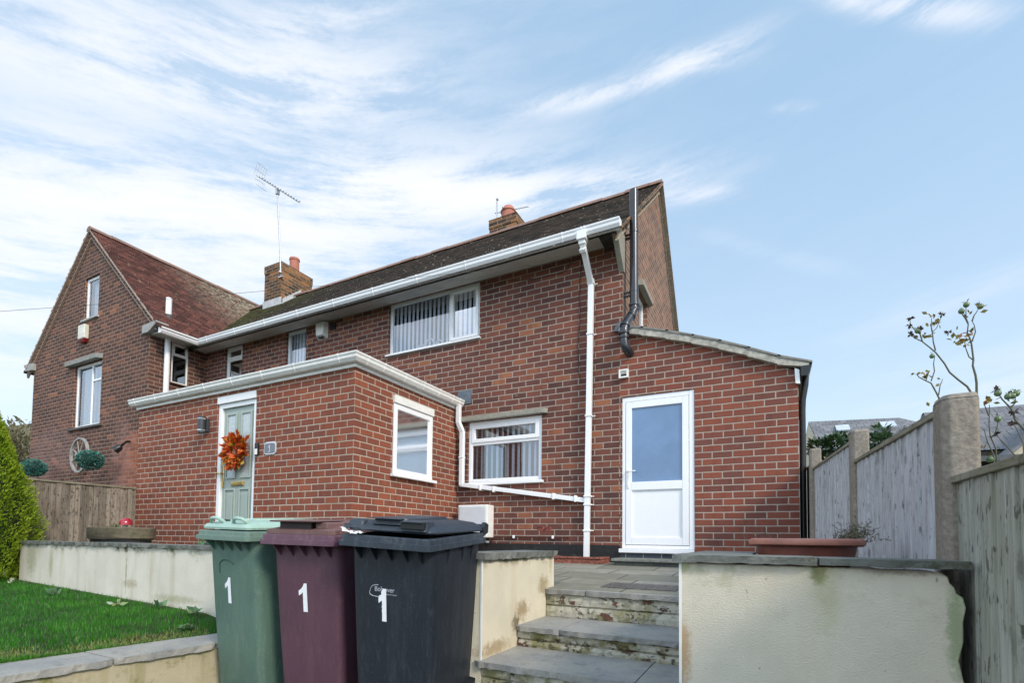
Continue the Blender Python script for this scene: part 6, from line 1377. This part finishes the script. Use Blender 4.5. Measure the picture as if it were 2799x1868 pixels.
b_.prism([(4.6, 24.0, 4.65), (5.45, 24.0, 5.5), (6.3, 24.0, 4.65), (6.3, 24.0, 4.78), (5.45, 24.0, 5.62), (4.6, 24.0, 4.78)], (0, 2, 0)); b_.build('roof', SLATE, FH)
for x in (3.0, 5.0):
    b_ = MB(); b_.prism([(x, 26.6, 6.02), (x + .62, 26.6, 6.02), (x + .62, 27.35, 6.44), (x, 27.35, 6.44)], (0, -.05, .07)); b_.build('skylight', opaque_glass('skylight_glass', (.55, .60, .65), .2), FH)
FH = thing('cream_house', 'near cream house with grey slate roof and brown downpipes at the right edge', 'house', (8, 15, -1))
b_ = MB(); b_.box(5.6, 14, 15.4, 21, -1.2, 2.95); b_.prism([(6.05, 14.2, -1.2), (9.0, 14.2, -1.2), (9.0, 14.2, 3.1), (7.6, 14.2, 4.2), (6.05, 14.2, 2.65)], (0, 1.3, 0)); b_.build('wall', CREAM, FH)
b_ = MB(); b_.hexa([(4.8, 15.1, 2.95), (14.2, 15.1, 2.95), (14.2, 21.3, 2.95), (4.8, 21.3, 2.95)], [(4.9, 18.1, 4.92), (14.1, 18.1, 4.92), (14.1, 18.3, 4.92), (4.9, 18.3, 4.92)])
b_.prism([(5.95, 14.0, 2.62), (7.6, 14.0, 4.32), (9.2, 14.0, 2.9), (9.2, 14.0, 2.8), (7.6, 14.0, 4.2), (5.95, 14.0, 2.5)], (0, 2.5, 0)); b_.build('roof', SLATE, FH)
DKB = plain('brown_pipe', (.05, .035, .03), .6, .1)
b_ = MB(); b_.tube([(5.75, 15.28, 2.8), (5.75, 15.28, -1)], .05, 8); b_.build('downpipe', DKB, FH)
b_ = MB(); b_.box(5.5, 6.1, 15.2, 15.4, 2.75, 2.88); b_.build('gutter', DKB, FH)
b_ = MB(); b_.box(5.68, 6.0, 15.36, 15.41, 2.25, 2.7); b_.build('window', GLASS_D, FH)
t = thing('garden_shed', 'dark felt-roofed shed top just above the near fence panel', 'shed', (2.6, 2.6, -1))
b_ = MB(); b_.box(1.9, 4.2, 2.4, 4.4, -1.2, .98); b_.build('wall', plain('dark_shed_board', (.03, .03, .03), .9, .2, 10), t)
b_ = MB(); b_.hexa([(1.8, 2.25, .98), (4.3, 2.25, .98), (4.3, 4.5, .98), (1.8, 4.5, .98)], [(1.8, 2.25, 1.05), (4.3, 2.25, 1.05), (4.3, 4.5, 1.22), (1.8, 4.5, 1.22)]); b_.build('roof', plain('shed_felt', (.12, .13, .14), .8, .2, 10), t)
FH = thing('tiled_house', 'distant house with mossy brown tiled roof and brick chimneys at the left edge', 'house', (-64, 15, -1))
b_ = MB(); b_.box(-90, -57, 13, 23, -1.2, 7.0); b_.build('wall', M_CHIM, FH)
b_ = MB(); b_.hexa([(-91, 12.5, 6.6), (-56, 12.5, 6.2), (-56, 24, 6.2), (-91, 24, 6.6)], [(-91, 17.9, 12.9), (-57, 17.9, 11.2), (-57, 18.1, 11.2), (-91, 18.1, 12.9)])
mr = tile_mat('far_brown_tiles', [(0, (.12, .095, .065)), (1, (.19, .15, .10))], 'x', .5, .45, 0, lambda nt, x, y, z: .5, (.21, .20, .11), .1); b_.build('roof', mr, FH)
for x in (-61.5, -66.0):
    b_ = MB(); b_.box(x - 1.0, x + 1.3, 17, 19, 10, 12.9 if x > -62 else 12.5); co = b_.build('chimney', M_CHIM, FH)
    b_ = MB(); b_.lathe([(.3, 0), (.28, 1.1), (.33, 1.15)], (x + .4, 18, 12.9 if x > -62 else 12.5), 12); b_.build('chimney_pot', MATS['clay_pot'] if x > -62 else UPVC_D, co, smooth=True)
shrub('scrubby_tree', 'bare scrubby grey-green tree in front of the distant tiled house at the left', 'tree', (-37.5, 6, 4.2), 2.6, 2.0, 3500, .26, leaf_mat('scrub_leaves', [(0, (.10, .085, .05)), (1, (.22, .20, .11))], .8, .2), (-38, 6, -1.2), .4, 9)
